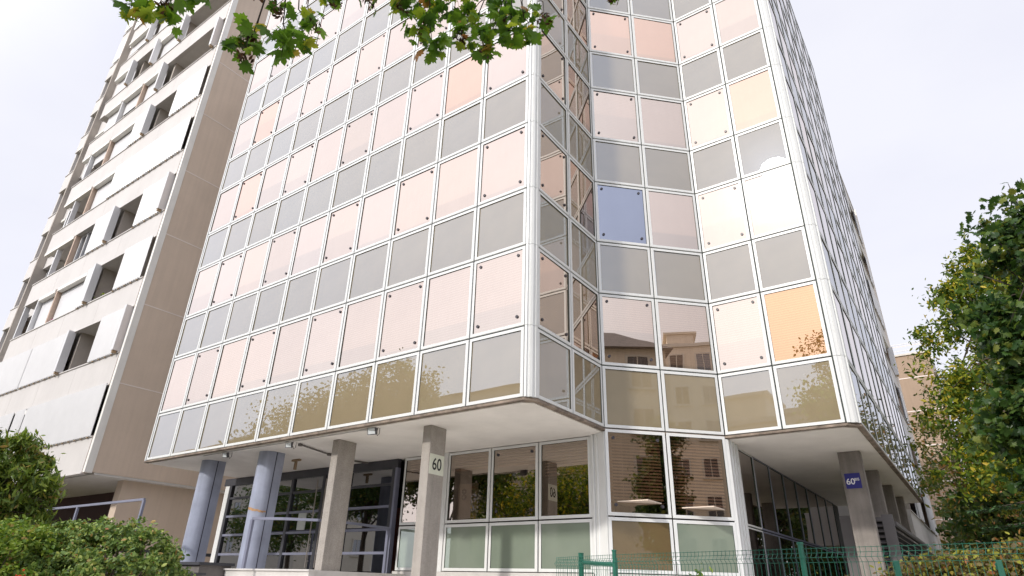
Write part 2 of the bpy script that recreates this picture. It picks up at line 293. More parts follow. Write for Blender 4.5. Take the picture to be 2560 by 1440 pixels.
# ------------------------------------------------------------------ mesh builder and tagging
class MB:
    def __init__(s): s.v = []; s.f = []; s.m = []
    def quad(s, a, b, c, d, m=0):
        n = len(s.v); s.v += [tuple(a), tuple(b), tuple(c), tuple(d)]; s.f.append((n, n + 1, n + 2, n + 3)); s.m.append(m)
    def poly(s, pts, m=0):
        n = len(s.v); s.v += [tuple(p) for p in pts]; s.f.append(tuple(range(n, n + len(pts)))); s.m.append(m)
    def hexa(s, p, m=0):
        n = len(s.v); s.v += [tuple(q) for q in p]
        for f in ((0, 3, 2, 1), (4, 5, 6, 7), (0, 1, 5, 4), (1, 2, 6, 5), (2, 3, 7, 6), (3, 0, 4, 7)):
            s.f.append(tuple(n + i for i in f)); s.m.append(m)
    def box(s, x0, y0, z0, x1, y1, z1, m=0):
        x0, x1 = sorted((x0, x1)); y0, y1 = sorted((y0, y1)); z0, z1 = sorted((z0, z1))
        s.hexa([(x0, y0, z0), (x1, y0, z0), (x1, y1, z0), (x0, y1, z0), (x0, y0, z1), (x1, y0, z1), (x1, y1, z1), (x0, y1, z1)], m)
    def obox(s, F, u0, u1, n0, n1, z0, z1, m=0):
        """box in a facade frame F=(origin, u, n)"""
        s.hexa([F(u0, n1, z0), F(u1, n1, z0), F(u1, n0, z0), F(u0, n0, z0), F(u0, n1, z1), F(u1, n1, z1), F(u1, n0, z1), F(u0, n0, z1)], m)
    def prism(s, pts, z0, z1, m=0):
        n = len(s.v); k = len(pts)
        s.v += [(p[0], p[1], z0) for p in pts] + [(p[0], p[1], z1) for p in pts]
        s.f.append(tuple(n + i for i in reversed(range(k)))); s.m.append(m)
        s.f.append(tuple(n + k + i for i in range(k))); s.m.append(m)
        for i in range(k):
            j = (i + 1) % k
            s.f.append((n + i, n + j, n + k + j, n + k + i)); s.m.append(m)
    def tube(s, pts, rad, m=0, seg=6, cap=True):
        pts = [Vector(p) for p in pts]
        if not hasattr(rad, '__len__'): rad = [rad] * len(pts)
        base = len(s.v)
        for i, p in enumerate(pts):
            d = (pts[min(i + 1, len(pts) - 1)] - pts[max(i - 1, 0)]).normalized()
            a = d.orthogonal().normalized() if i == 0 else (a - d * a.dot(d)).normalized()
            b = d.cross(a)
            for k in range(seg):
                t = 2 * math.pi * k / seg
                s.v.append(tuple(p + (a * math.cos(t) + b * math.sin(t)) * rad[i]))
        for i in range(len(pts) - 1):
            for k in range(seg):
                k2 = (k + 1) % seg
                s.f.append((base + i * seg + k, base + i * seg + k2, base + (i + 1) * seg + k2, base + (i + 1) * seg + k)); s.m.append(m)
        if cap:
            s.f.append(tuple(base + k for k in reversed(range(seg)))); s.m.append(m)
            s.f.append(tuple(base + (len(pts) - 1) * seg + k for k in range(seg))); s.m.append(m)
    def disc(s, c, n, r, h, m=0, seg=10):
        c = Vector(c); n = Vector(n).normalized()
        s.tube([c, c + n * h], r, m, seg)
    def build(s, name, mats, parent=None, smooth=False, loc=None):
        me = bpy.data.meshes.new(name)
        v = s.v
        if loc is not None: v = [(a - loc[0], b - loc[1], c - loc[2]) for a, b, c in v]
        me.from_pydata(v, [], s.f)
        if not isinstance(mats, (list, tuple)): mats = [mats]
        for mt in mats: me.materials.append(mt)
        if len(mats) > 1: me.polygons.foreach_set('material_index', s.m)
        if smooth: me.polygons.foreach_set('use_smooth', [True] * len(me.polygons))
        me.update()
        o = bpy.data.objects.new(name, me); col.objects.link(o)
        if loc is not None: o.location = loc
        if parent is not None:
            o.parent = parent
            if loc is not None or parent.location.length > 0 or parent.rotation_euler.z:
                o.matrix_parent_inverse = world_of(parent).inverted()
        return o
def world_of(o):
    m = Matrix.LocRotScale(o.location, o.rotation_euler, o.scale)
    return world_of(o.parent) @ o.matrix_parent_inverse @ m if o.parent else m
def tag(o, label, cat, group=None, kind=None):
    if label: o['label'] = label
    if cat: o['category'] = cat
    if group: o['group'] = group
    if kind: o['kind'] = kind
    return o
def thing(name, label, cat, loc=(0, 0, 0), group=None, rz=0.0):
    o = bpy.data.objects.new(name, None); col.objects.link(o); o.location = loc; o.rotation_euler.z = rz
    o.empty_display_size = 0.3
    return tag(o, label, cat, group)
def soft_bevel(o, width=0.006, seg=2):
    b = o.modifiers.new('bevel', 'BEVEL'); b.width = width; b.segments = seg; b.limit_method = 'ANGLE'; b.angle_limit = R(50)
    return o
def frame_of(origin, u, n):
    ox, oy = origin
    return lambda a, b, z: (ox + u[0] * a + n[0] * b, oy + u[1] * a + n[1] * b, z)

# ------------------------------------------------------------------ ground, street
def ground_z(x, y):
    # the street lies low; the garden bank rises to the terrace level of the buildings
    t = min(1.0, max(0.0, (y - 1.6) / 4.6))
    return 1.50 * (t * t * (3 - 2 * t))
def make_ground():
    xs = sorted(set([-1500, -500, -200, -100, -70, 60, 100, 200, 500, 1500] + list(np.arange(-56, 50, 2.0))))
    ys = sorted(set([-1500, -500, -200, -100, -60, -40, -20, -10, -5, 60, 100, 200, 500, 1500] + list(np.arange(-2, 12, 0.6)) + list(np.arange(12, 50, 4.0))))
    b = MB()
    for y in ys:
        for x in xs:
            b.v.append((x, y, ground_z(x, y) - 0.01))
    nx = len(xs)
    for j in range(len(ys) - 1):
        for i in range(nx - 1):
            b.f.append((j * nx + i, j * nx + i + 1, (j + 1) * nx + i + 1, (j + 1) * nx + i)); b.m.append(0)
    return tag(b.build('ground', M['soil'], smooth=True), None, None, kind='structure')
make_ground()
b = MB(); b.box(-400, -1.6, -0.05, 9.5, 1.5, 0.02); tag(b.build('pavement', M['pave']), None, None, kind='structure')
b = MB(); b.box(-400, -1.75, -0.14, 9.5, -1.6, 0.03); tag(b.build('kerb', M['plinth']), None, None, kind='structure')
b = MB(); b.quad((-400, -11, -0.004), (9.5, -11, -0.004), (9.5, -1.75, -0.004), (-400, -1.75, -0.004)); tag(b.build('road', M['asphalt']), None, None, kind='structure')
b = MB()
for k in range(-30, 1): b.quad((k * 5.0, -6.45, 0.001), (k * 5.0 + 2.2, -6.45, 0.001), (k * 5.0 + 2.2, -6.33, 0.001), (k * 5.0, -6.33, 0.001))
tag(b.build('road_marking', M['paint']), None, None, kind='structure')
b = MB(); b.box(-400, -14.0, -0.05, 9.5, -11.0, 0.12); tag(b.build('far_pavement', M['pave']), None, None, kind='structure')

# ------------------------------------------------------------------ the glass office building
Z0 = 2.7477 + EYE; HW, HS = 1.575, 1.2421
PW = 1.2
office = thing('office_building', 'glass office building with a checker of peach windows and grey panels in white frames', 'office building')
NR = 13
def lev(j): return Z0 + ((j + 1) // 2) * HS + (j // 2) * HW
s2 = 2 ** -0.5
AX, AY = -5.50, 8.008
CX, CY = -5.366, 10.506
DX, DY = -3.640, 12.232
FACES = {
    'A': dict(o=(AX, AY), u=(-1, 0), n=(0, -1), w=1.2, c=10),
    'B': dict(o=(-5.366, 8.177), u=(0, 1), n=(1, 0), w=1.1645, c=2),
    'C': dict(o=(CX, CY), u=(s2, s2), n=(s2, -s2), w=1.2205, c=2),
    'D': dict(o=(DX, DY), u=(1, 0), n=(0, -1), w=1.0713, c=2),
    'E': dict(o=(-1.30, 12.42), u=(0, 1), n=(1, 0), w=1.16, c=10),
}
GAP, FR = 0.026, 0.058
def pane_parts(F, u0, u1, z0, z1, pb, fb, pm=0, fm=0, knobs=None, km=1, recess=0.008, proud=0.009, fr=FR, bead=0.016):
    """glass pane into pb, mitred frame ring into fb"""
    a0, a1, c0, c1 = u0 + GAP / 2, u1 - GAP / 2, z0 + GAP / 2, z1 - GAP / 2
    i0, i1, k0, k1 = a0 + fr, a1 - fr, c0 + fr, c1 - fr
    t = [-recess + random.uniform(-0.0032, 0.0032) for _ in range(3)]; t.append(t[0] + t[2] - t[1])
    pb.quad(F(i0 - .004, t[0], k0 - .004), F(i1 + .004, t[1], k0 - .004), F(i1 + .004, t[2], k1 + .004), F(i0 - .004, t[3], k1 + .004), pm)
    O = [(a0, c0), (a1, c0), (a1, c1), (a0, c1)]; I = [(i0, k0), (i1, k0), (i1, k1), (i0, k1)]
    bv = 0.005
    O2 = [(a0 + bv, c0 + bv), (a1 - bv, c0 + bv), (a1 - bv, c1 - bv), (a0 + bv, c1 - bv)]
    for q in range(4):
        r = (q + 1) % 4
        fb.quad(F(O2[q][0], proud, O2[q][1]), F(O2[r][0], proud, O2[r][1]), F(I[r][0], proud, I[r][1]), F(I[q][0], proud, I[q][1]), fm)
        fb.quad(F(O[q][0], proud - bv, O[q][1]), F(O[r][0], proud - bv, O[r][1]), F(O2[r][0], proud, O2[r][1]), F(O2[q][0], proud, O2[q][1]), fm)
        fb.quad(F(O[q][0], -0.02, O[q][1]), F(O[r][0], -0.02, O[r][1]), F(O[r][0], proud - bv, O[r][1]), F(O[q][0], proud - bv, O[q][1]), fm)
        # dark glazing bead between frame and glass
        fb.quad(F(I[q][0], proud, I[q][1]), F(I[r][0], proud, I[r][1]), F(I[r][0], -bead, I[r][1]), F(I[q][0], -bead, I[q][1]), km + 0)
    if knobs:
        for (kx, kz) in ((i0 + .10, k0 + .13), (i1 - .10, k0 + .13), (i0 + .10, k1 - .10), (i1 - .10, k1 - .10)):
            c = F(kx, -0.012, kz); n = Vector(F(0, 1, 0)) - Vector(F(0, 0, 0))
            fb.disc(c, n, 0.030, 0.022, 2, 10)
def window_mat(fk, i, j):
    if fk == 'A':
        if (i, j) in ((8, 5), (8, 7), (1, 5)): return 'win_apricot'
        if j == 1: return 'win'
        if (i, j) in ((4, 5), (6, 3), (2, 7)): return 'win'
        return 'win_clear'
    if fk == 'C':
        if (i, j) == (0, 3): return 'win_blue'
        if (i, j) in ((0, 7), (1, 7)): return 'win_apricot'
        if j in (1, 5): return 'win'
        return 'win_clear'
    if fk == 'D':
        if (i, j) == (1, 1): return 'win_orange'
        if (i, j) in ((1, 5),): return 'win_apricot'
        if j in (1,): return 'win'
        return 'win_clear'
    if fk == 'B': return 'win'
    return 'win_clear'
cinv = _m.inverted()
def shown(F, fd, i, j):
    p = Vector(F((i + .5) * fd['w'], 0, (lev(j) + lev(j + 1)) / 2)); q = cinv @ p
    if q.z > -0.5: return 0
    x, y = q.x / -q.z * 1548 / 1280, q.y / -q.z * 1548 / 720
    if abs(x) > 1.12 or abs(y) > 1.15: return 0
    vd = (p - Vector((0, 0, EYE))).normalized(); n = Vector(F(0, 1, 0)) - Vector(F(0, 0, 0))
    return abs(vd.dot(n)) / (q.z * q.z)
cells = []
for fk, fd in FACES.items():
    F = frame_of(fd['o'], fd['u'], fd['n']); fd['F'] = F
    for i in range(fd['c']):
        for j in range(NR):
            cells.append((shown(F, fd, i, j), fk, i, j))
cells.sort(reverse=True)
cnt = {0: 0, 1: 0}
FLAT = dict(recess=.004, proud=.0075, bead=.014)   # the side face is glazed almost flush
rest = {0: MB(), 1: MB()}
LAB = {'win_blue': 'blue tinted window', 'win_orange': 'bright orange window', 'win_apricot': 'apricot tinted window'}
for sc, fk, i, j in cells:
    fd = FACES[fk]; F = fd['F']; isw = j % 2
    u0, u1, z0, z1 = i * fd['w'], (i + 1) * fd['w'], lev(j), lev(j + 1)
    kn = isw and i % 2 == 0 and fk in 'ABCD'
    if cnt[isw] < 100 and sc > 0:
        cnt[isw] += 1
        pb, fb = MB(), MB()
        pane_parts(F, u0, u1, z0, z1, pb, fb, knobs=kn, **(FLAT if fk == 'E' else {}))
        c = F((u0 + u1) / 2, 0, z0)
        mn = window_mat(fk, i, j) if isw else 'spandrel'
        po = pb.build('window' if isw else 'spandrel_panel', M[mn], office, loc=c)
        if mn in LAB: po['label'] = LAB[mn]
        fb.build('frame', [M['alu'], M['gasket'], M['knob']], po, loc=c)
    else:
        pane_parts(F, u0, u1, z0, z1, rest[isw], rest[isw], pm=3, knobs=kn, **(FLAT if fk == 'E' else {}))
for isw, nm in ((1, 'window'), (0, 'spandrel_panel')):
    o = rest[isw].build(nm, [M['alu'], M['gasket'], M['knob'], M['win_clear'] if isw else M['spandrel']], office); o['kind'] = 'stuff'
# corner ribs
ZT = lev(NR)
rib = MB()
def ribs(pts, z0, z1):
    rib.prism(pts, z0, z1)
def corner(cx0, cy0, cx1, cy1, rr, z0, z1):
    # three vertical ribs turning the outer corner from (cx0,cy0) to (cx1,cy1), joints at every second level
    k = 5
    for q in range(k):
        t0, t1 = q / k, (q + 1) / k
        def P(t):
            a = -math.pi / 2 + t * math.pi / 2
            return (cx0 + math.cos(a) * (cx1 - cx0), cy1 + math.sin(a) * (cy1 - cy0))
        pr = 0.030 if q % 2 == 0 else 0.004
        p0, p1 = P(t0), P(t1)
        nx, ny = (p1[1] - p0[1]), -(p1[0] - p0[0]); l = math.hypot(nx, ny); nx /= l; ny /= l
        ribs([(p0[0] - nx * .1, p0[1] - ny * .1), (p0[0] + nx * pr, p0[1] + ny * pr), (p1[0] + nx * pr, p1[1] + ny * pr), (p1[0] - nx * .1, p1[1] - ny * .1)][::-1], z0, z1)
for j in range(NR):
    corner(AX + .014, AY, -5.366, 8.177 - .014, .05, lev(j) + .004, lev(j + 1) - .004)
rib.build('corner_rib', M['alu'], office); rib = MB()
for j in range(NR):
    corner(-1.498 + .014, DY, -1.30, 12.42 - .014, .05, lev(j) + .004, lev(j + 1) - .004)
rib.build('corner_rib', M['alu'], office)
rib = MB(); rib.box(-17.56, AY - .02, Z0, -17.513, AY + .3, ZT); rib.build('end_trim', M['alu'], office)
# core behind the panels (gasket colour shows in the gaps)
foot = [(-17.5, AY + .035), (AX + .06, AY + .035), (-5.401, 8.24), (-5.401, CY - .015), (DX - .014, DY + .035), (-1.36, DY + .035), (-1.335, 12.5), (-1.335, 24.0), (-17.5, 24.0)]
b = MB(); b.prism(foot, Z0 + 0.02, ZT + 0.5); b.build('core_wall', M['gasket'], office)
b = MB(); b.prism([(-17.56, 8.0), (-17.56, 24.3), (-17.51, 24.3), (-17.51, 8.0)][::-1], Z0, ZT); b.build('side_wall', M['alu'], office)
# soffit with its weathered edge strip
sof = [(-17.58, 7.985), (AX + .02, 7.985), (-5.345, 8.16), (-5.345, CY + .02), (DX, DY - .01), (-1.48, 12.21), (-1.278, 12.40), (-1.278, 24.1), (-17.58, 24.1)]
b = MB(); b.prism(sof, Z0 - 0.045, Z0 - 0.004); b.build('soffit_edge', M['soffit_edge'], office)
cxy = (-9.0, 15.5)
b = MB()
def inset(p, d=0.10):
    v = Vector((cxy[0] - p[0], cxy[1] - p[1])); v = Vector((math.copysign(1, v.x), math.copysign(1, v.y))); return (p[0] + v.x * d, p[1] + v.y * d)
sin_ = [(-17.5, 8.08), (-5.6, 8.08), (-5.44, 8.22), (-5.44, CY + .02), (DX - .1, DY + .12), (-1.55, 12.30), (-1.37, 12.48), (-1.37, 24.0), (-17.5, 24.0)]
b.prism(sin_, Z0 - 0.06, Z0 - 0.046); b.build('soffit', M['soffit'], office)

# ---- ground floor glazing
ZG = 1.178 + EYE; ZB = 0.25 + EYE; ZS = Z0 - 0.062
def slats(b, F, u0, u1, n, z0, z1, pitch=0.058):
    z = z1
    while z > z0:
        b.quad(F(u0, n + .010, z - .020), F(u1, n + .010, z - .020), F(u1, n - .010, z + .016), F(u0, n - .010, z + .016))
        z -= pitch
def ground_bay(F, u0, u1, zt, blind_to=None, low='green_panel', knobs=False):
    pb, fb = MB(), MB(); c = F((u0 + u1) / 2, 0, ZG)
    pane_parts(F, u0, u1, ZG, zt, pb, fb, knobs=knobs)
    po = pb.build('ground_window', M['bronze_clear'], office, loc=c)
    fb.build('frame', [M['alu'], M['gasket'], M['knob']], po, loc=c)
    if blind_to is not None:
        bb = MB(); zb = zt - .08 - (zt - ZG - .16) * blind_to
        slats(bb, F, u0 + .10, u1 - .10, -0.10, zb, zt - .08)
        bb.box(*F(u0 + .10, -.11, zb - .03), *F(u1 - .10, -.09, zb - .012))
        for q in (.25, .75):
            ux = u0 + .1 + (u1 - u0 - .2) * q
            bb.box(*F(ux - .003, -.089, zb), *F(ux + .003, -.087, zt - .08))
        bb.build('blind', M['blind'], po, loc=c)
    pb, fb = MB(), MB(); c = F((u0 + u1) / 2, 0, ZB)
    pane_parts(F, u0, u1, ZB, ZG, pb, fb)
    po = pb.build('parapet_panel', M[low], office, loc=c)
    fb.build('frame', [M['alu'], M['gasket'], M['knob']], po, loc=c)
FC = FACES['C']['F']
ground_bay(FC, 0, 1.2205, Z0 - .002, 0.86, 'bronze_panel', True)
ground_bay(FC, 1.2205, 2.441, Z0 - .002, 0.90, 'green_panel')
FF = frame_of((-5.77, 10.72), (-1, 0), (0, -1))
for k, bl in enumerate((0.42, 0.22, 0.22)): ground_bay(FF, k * 1.2, k * 1.2 + 1.2, ZS, bl, 'green_panel', k == 1)
ground_bay(FF, 3.72, 4.96, ZS, 0.16, 'green_panel')
# pilasters and base under the ground floor glazing
b = MB()
b.prism([(-5.77, 10.69), (-5.74, 10.69), (-5.37, 10.50), (-5.37, 10.8), (-5.77, 10.8)], 0.9, ZS)
for q in (0.06, 0.17): b.box(-5.77 + q, 10.655 - q * .35, 0.9, -5.74 + q, 10.75, ZS - .002)
b.build('pilaster', M['alu'], office); b = MB()
b.prism([(-3.655, 12.22), (-3.60, 12.27), (-3.62, 12.85), (-3.72, 12.85)], 0.9, ZS)
for q in (.10, .28, .46): b.box(-3.66, 12.30 + q, 0.9, -3.60 + .012, 12.36 + q, ZS - .002)
b.build('pilaster', M['alu'], office); b = MB()
b.box(-9.50, 10.70, ZB, -9.37, 10.80, ZS - .002)
b.build('pilaster', M['alu'], office)
b = MB()
b.obox(FF, -0.02, 5.0, -.2, 0.03, 0.8, ZB - .002); b.obox(FC, 0.02, 2.43, -.2, 0.03, 0.8, ZB - .002)
b.build('base_wall', M['plinth'], office)
FE = frame_of((-3.681, 12.86), (0, 1), (1, 0))
for k in range(8):
    u0, u1 = k * 1.27, (k + 1) * 1.27
    for za, zb_ in ((ZB - .3, ZG), (ZG, ZS)):
        pb, fb = MB(), MB(); c = FE((u0 + u1) / 2, 0, za)
        pane_parts(FE, u0, u1, za, zb_, pb, fb, fr=0.03)
        po = pb.build('corridor_window', M['dark_glass'], office, loc=c)
        fb.build('frame', [M['mid_metal'] if k else M['alu'], M['gasket'], M['knob']], po, loc=c)
b = MB(); b.box(-3.9, 12.9, .9, -3.72, 24.0, ZS - .001); b.build('corridor_wall', M['core'], office)
# rooms behind the clear ground floor glass
b = MB()
b.quad((-10.8, 14.6, ZB), (-3.95, 14.6, ZB), (-3.95, 14.6, ZS), (-10.8, 14.6, ZS))
b.quad((-10.8, 10.85, ZB), (-10.8, 14.6, ZB), (-10.8, 14.6, ZS), (-10.8, 10.85, ZS))
b.poly([(-10.8, 10.75, ZB + .01), (-5.7, 10.75, ZB + .01), (-5.4, 10.6, ZB + .01), (-3.95, 12.1, ZB + .01), (-3.95, 14.6, ZB + .01), (-10.8, 14.6, ZB + .01)])
b.box(-8.2, 12.2, ZB, -7.9, 12.6, ZS - .07); b.box(-6.3, 12.6, ZB, -5.9, 12.9, ZS - .07)
b.box(-7.6, 11.5, ZB, -6.2, 12.1, ZB + .95); b.box(-5.2, 12.0, ZB, -4.4, 12.6, ZB + .9)
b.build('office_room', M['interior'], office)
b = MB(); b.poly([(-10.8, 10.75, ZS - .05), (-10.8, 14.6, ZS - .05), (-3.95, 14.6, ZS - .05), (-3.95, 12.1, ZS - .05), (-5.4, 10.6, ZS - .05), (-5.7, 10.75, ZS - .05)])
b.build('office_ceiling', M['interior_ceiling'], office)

# ---- entrance screen
ent = MB(); EY = 10.75; ET = ZS - .004; EB = 1.80
def bar(x0, x1, z0, z1, d=.05, m=0, y=EY): ent.box(x0, y - d, z0, x1, y + d, z1, m)
bar(-18.1, -10.93, ET - .20, ET, .055, 0)
for x in (-17.75, -14.85, -13.55, -12.62, -11.05): bar(x - .05, x + .05, EB, ET - .2, .05, 0)
bar(-10.99, -10.93, EB, ET - .2, .06, 1)
rails = [2.22, 2.72, 3.22, 3.72]
for za in rails:
    for x0, x1 in ((-17.70, -14.90), (-14.80, -13.60), (-13.50, -12.67), (-12.57, -11.10)):
        bar(x0, x1, za - .028, za + .028, .04, 1 if za < 3.3 else 0)
ent.build('entrance_screen', [M['dark_metal'], M['mid_metal']], office)
b = MB(); b.box(-18.02, EY - .05, EB, -17.82, EY + .05, ET - .21); b.build('entrance_post', M['alu'], office)
for x0, x1 in ((-17.70, -14.90), (-12.57, -11.10)):
    b = MB(); b.quad((x0, EY, EB), (x1, EY, EB), (x1, EY + .004, ET - .2), (x0, EY + .004, ET - .2))
    b.build('entrance_glass', M['grey_clear'], office)
for x0, x1, s in ((-14.80, -13.60, 1), (-13.50, -12.67, -1)):
    b = MB(); b.quad((x0, EY, EB), (x1, EY, EB), (x1, EY - .003, ET - .2), (x0, EY - .003, ET - .2))
    d = b.build('entrance_door', M['grey_clear'], office)
    h = MB(); hx = x1 - .12 if s > 0 else x0 + .12
    h.tube([(hx, EY - .11, EB + .1), (hx, EY - .11, ET - .3)], .016, 0, 8)
    for z in (EB + .25, EB + 1.2, ET - .5): h.tube([(hx, EY - .11, z), (hx, EY - .03, z)], .010, 0, 6)
    h.build('handle', M['pull'], d)
b = MB(); b.box(-14.42, EY - .012, 2.78, -14.10, EY - .007, 3.22); b.build('notice', M['poster'], office)
b = MB()
b.quad((-18.0, 13.6, EB), (-10.85, 13.6, EB), (-10.85, 13.6, ZS), (-18.0, 13.6, ZS)); b.quad((-18.0, EY + .1, ZS - .05), (-18.0, 13.6, ZS - .05), (-10.85, 13.6, ZS - .05), (-10.85, EY + .1, ZS - .05))
b.quad((-18.0, EY + .06, EB + .005), (-10.85, EY + .06, EB + .005), (-10.85, 13.6, EB + .005), (-18.0, 13.6, EB + .005))
b.quad((-18.0, EY + .06, EB), (-18.0, 13.6, EB), (-18.0, 13.6, ZS), (-18.0, EY + .06, ZS))
b.build('lobby', M['core'], office)
b = MB(); b.box(-11.75, 11.6, EB, -11.15, 12.2, 3.3); b.build('lobby_counter', M['lobby_red'], office)

# ---- pillars (parts of the building)
def square_pillar(x0, y0, x1, y1, z0, lab, mn='aggregate'):
    b = MB(); b.box(x0, y0, z0, x1, y1, Z0 - .061)
    o = b.build('pillar', M[mn], office); soft_bevel(o, .012, 2); o['label'] = lab
square_pillar(-8.11, 8.50, -7.905, 8.93, 1.0, 'concrete pillar carrying the cream number 60 plate')
square_pillar(-10.68, 8.51, -10.475, 8.98, 1.0, 'bare concrete pillar beside the doors')
for k in range(4):
    square_pillar(-2.07, 14.55 + k * 2.55, -1.65, 14.77 + k * 2.55, 1.0, 'concrete pillar under the right overhang', 'aggregate_shaded_dirty')
for cx in (-13.16, -15.58):
    b = MB(); pts = []
    r = .245
    for k in range(17):
        a = math.pi + math.pi * k / 16; pts.append((cx + r * math.cos(a), 8.74 + r * math.sin(a)))
    pts += [(cx + r, 8.97), (cx - r, 8.97)]
    b.prism(pts, 1.5, Z0 - .061)
    o = b.build('column', M['blue_paint'], office)
    for p in o.data.polygons: p.use_smooth = abs(p.normal.z) < .5
    o.data.set_sharp_from_angle(angle=R(40))
    o['label'] = 'round fronted blue column'
    s = MB(); s.box(cx + r - .001, 8.745, 1.5, cx + r + .004, 8.765, Z0 - .07); s.build('seam', M['seam'], o)
    if cx > -14:
        s = MB(); n0 = None
        for k in range(9):
            a0 = math.pi + math.pi * (k * .07 + .36); a1 = math.pi + math.pi * ((k + 1) * .07 + .36); rr = r + .004
            z = 3.06 - .010 * k + random.uniform(-.006, .006); h = .05 * (1 - .05 * k) + random.uniform(-.008, .006)
            s.quad((cx + rr * math.cos(a0), 8.74 + rr * math.sin(a0), z - h), (cx + rr * math.cos(a1), 8.74 + rr * math.sin(a1), z - h - .01), (cx + rr * math.cos(a1), 8.74 + rr * math.sin(a1), z), (cx + rr * math.cos(a0), 8.74 + rr * math.sin(a0), z + .008))
        s.build('scrape_mark', M['scar'], o)

# ------------------------------------------------------------------ number plates
def text_mesh(body, size, mat, name, parent, mw, ext=.001):
    cu = bpy.data.curves.new(name, 'FONT'); cu.body = body; cu.size = size; cu.align_x = 'CENTER'; cu.align_y = 'CENTER'; cu.extrude = ext; cu.offset = size * .012
    tmp = bpy.data.objects.new('tmp_text', cu); col.objects.link(tmp)
    dg = bpy.context.evaluated_depsgraph_get()
    me = bpy.data.meshes.new_from_object(tmp.evaluated_get(dg)); bpy.data.objects.remove(tmp)
    me.materials.clear(); me.materials.append(mat)
    o = bpy.data.objects.new(name, me); col.objects.link(o)
    o.parent = parent; o.matrix_parent_inverse = world_of(parent).inverted(); o.matrix_world = mw
    return o
def face_matrix(p, right, up):
    right = Vector(right); up = Vector(up); n = right.cross(up)
    m = Matrix((right, up, n)).transposed().to_4x4(); m.translation = p
    return m
px = -7.905
b = MB(); b.box(px, 8.52, 3.41, px + .006, 8.91, 3.77)
pl = tag(b.build('house_number_plate', M['sign_white'], loc=(px, 8.715, 3.59)), 'cream plate with black number 60 on the concrete pillar', 'sign')
text_mesh('60', 0.30, M['ink'], 'number', pl, face_matrix((px + .008, 8.715, 3.585), (0, .86, 0), (0, 0, 1)) @ Matrix.Scale(1, 4))
b = MB(); b.box(-2.02, 14.544, 3.555, -1.735, 14.549, 3.85)
pl = tag(b.build('house_number_plate', M['sign_blue'], loc=(-1.88, 14.546, 3.70)), 'square blue enamel plate reading 60 BIS in white', 'sign')
text_mesh('60', 0.165, M['white_ink'], 'number', pl, face_matrix((-1.925, 14.541, 3.685), (1, 0, 0), (0, 0, 1)))
text_mesh('BIS', 0.070, M['white_ink'], 'suffix', pl, face_matrix((-1.805, 14.541, 3.725), (1, 0, 0), (0, 0, 1)))
# poster standing inside behind the first window
b = MB(); b.box(-9.25, 10.98, 2.9, -8.70, 11.0, 3.62)
pl = tag(b.build('window_poster', M['poster'], loc=(-8.97, 10.99, 3.2)), 'pale poster with a dark looped emblem behind bronze window', 'poster')
lp = MB()
for zc in (3.46, 3.34):
    for rr in (.035, .06):
        lp.tube([(-9.08 + rr * math.cos(a * .5236), 10.975, zc + rr * .9 * math.sin(a * .5236)) for a in range(13)], .009, 0, 5)
lp.build('emblem', M['ink'], pl)

# ------------------------------------------------------------------ floodlights, pipes, railings, terrace
def floodlight(x, y, label, tilt, sc=1.0):
    t = thing('floodlight', label, 'floodlight', (x, y, 4.23), 'floodlights under the front overhang')
    t.rotation_euler.z = tilt
    def add(mb, n, m): o = mb.build(n, m); o.parent = t; return o
    b = MB(); b.hexa([(-.085 * sc, -.02, -.075), (.085 * sc, -.02, -.075), (.07 * sc, .05, -.06), (-.07 * sc, .05, -.06), (-.085 * sc, -.055, .055), (.085 * sc, -.055, .055), (.07 * sc, .035, .05), (-.07 * sc, .035, .05)]); body = add(b, 'housing', M['lamp_body'])
    b = MB(); b.quad((-.07 * sc, -.027, -.063), (.07 * sc, -.027, -.063), (.07 * sc, -.058, .045), (-.07 * sc, -.058, .045)); add(b, 'lens', M['lamp_glass'])
    b = MB(); b.tube([(-.09 * sc, 0, 0), (-.09 * sc, .01, .07), (.09 * sc, .01, .07), (.09 * sc, 0, 0)], .007, 0, 5); b.tube([(0, .01, .07), (0, .01, .065)], .02, 0, 6); add(b, 'bracket', M['lamp_body'])
    b = MB(); b.tube([(.06, .03, -.02), (.10, .03, -.09), (.13, .04, -.05), (.12, .05, .06)], .006, 0, 5); add(b, 'cable', M['core'])
floodlight(-14.05, 8.17, 'leftmost of the small floodlights under the overhang, beside the left blue column', .3, .75)
floodlight(-11.68, 8.17, 'middle small floodlight under the overhang, right of the second blue column', .5, .85)
floodlight(-9.10, 8.15, 'largest dark floodlight, hanging between the two bare concrete pillars', .2, 1.15)
b = MB(); b.tube([(-14.9, 8.10, 4.262), (-9.4, 8.10, 4.262)], .012, 0, 6); b.tube([(-9.4, 8.10, 4.262), (-9.18, 8.12, 4.262)], .018, 0, 6)
b.build('conduit', M['plinth'], office)
b = MB(); b.tube([(-11.6, 8.36, 4.262), (-11.95, 9.5, 4.262)], .018, 0, 6); b.disc((-11.62, 8.40, 4.235), (0, 0, 1), .05, .045); b.disc((-11.93, 9.45, 4.235), (0, 0, 1), .05, .045); b.build('soffit_pipe', M['stone'], office); b = MB()
b.tube([(-12.1, 10.2, 4.262), (-11.95, 10.68, 4.262)], .022, 0, 6)
b.build('soffit_pipe', M['stone'], office)
b = MB(); b.box(-13.45, 9.55, 4.24, -13.15, 9.61, 4.285); b.box(-13.33, 9.55, 4.04, -13.28, 9.61, 4.24); b.build('soffit_bracket', M['fold_end'], office)

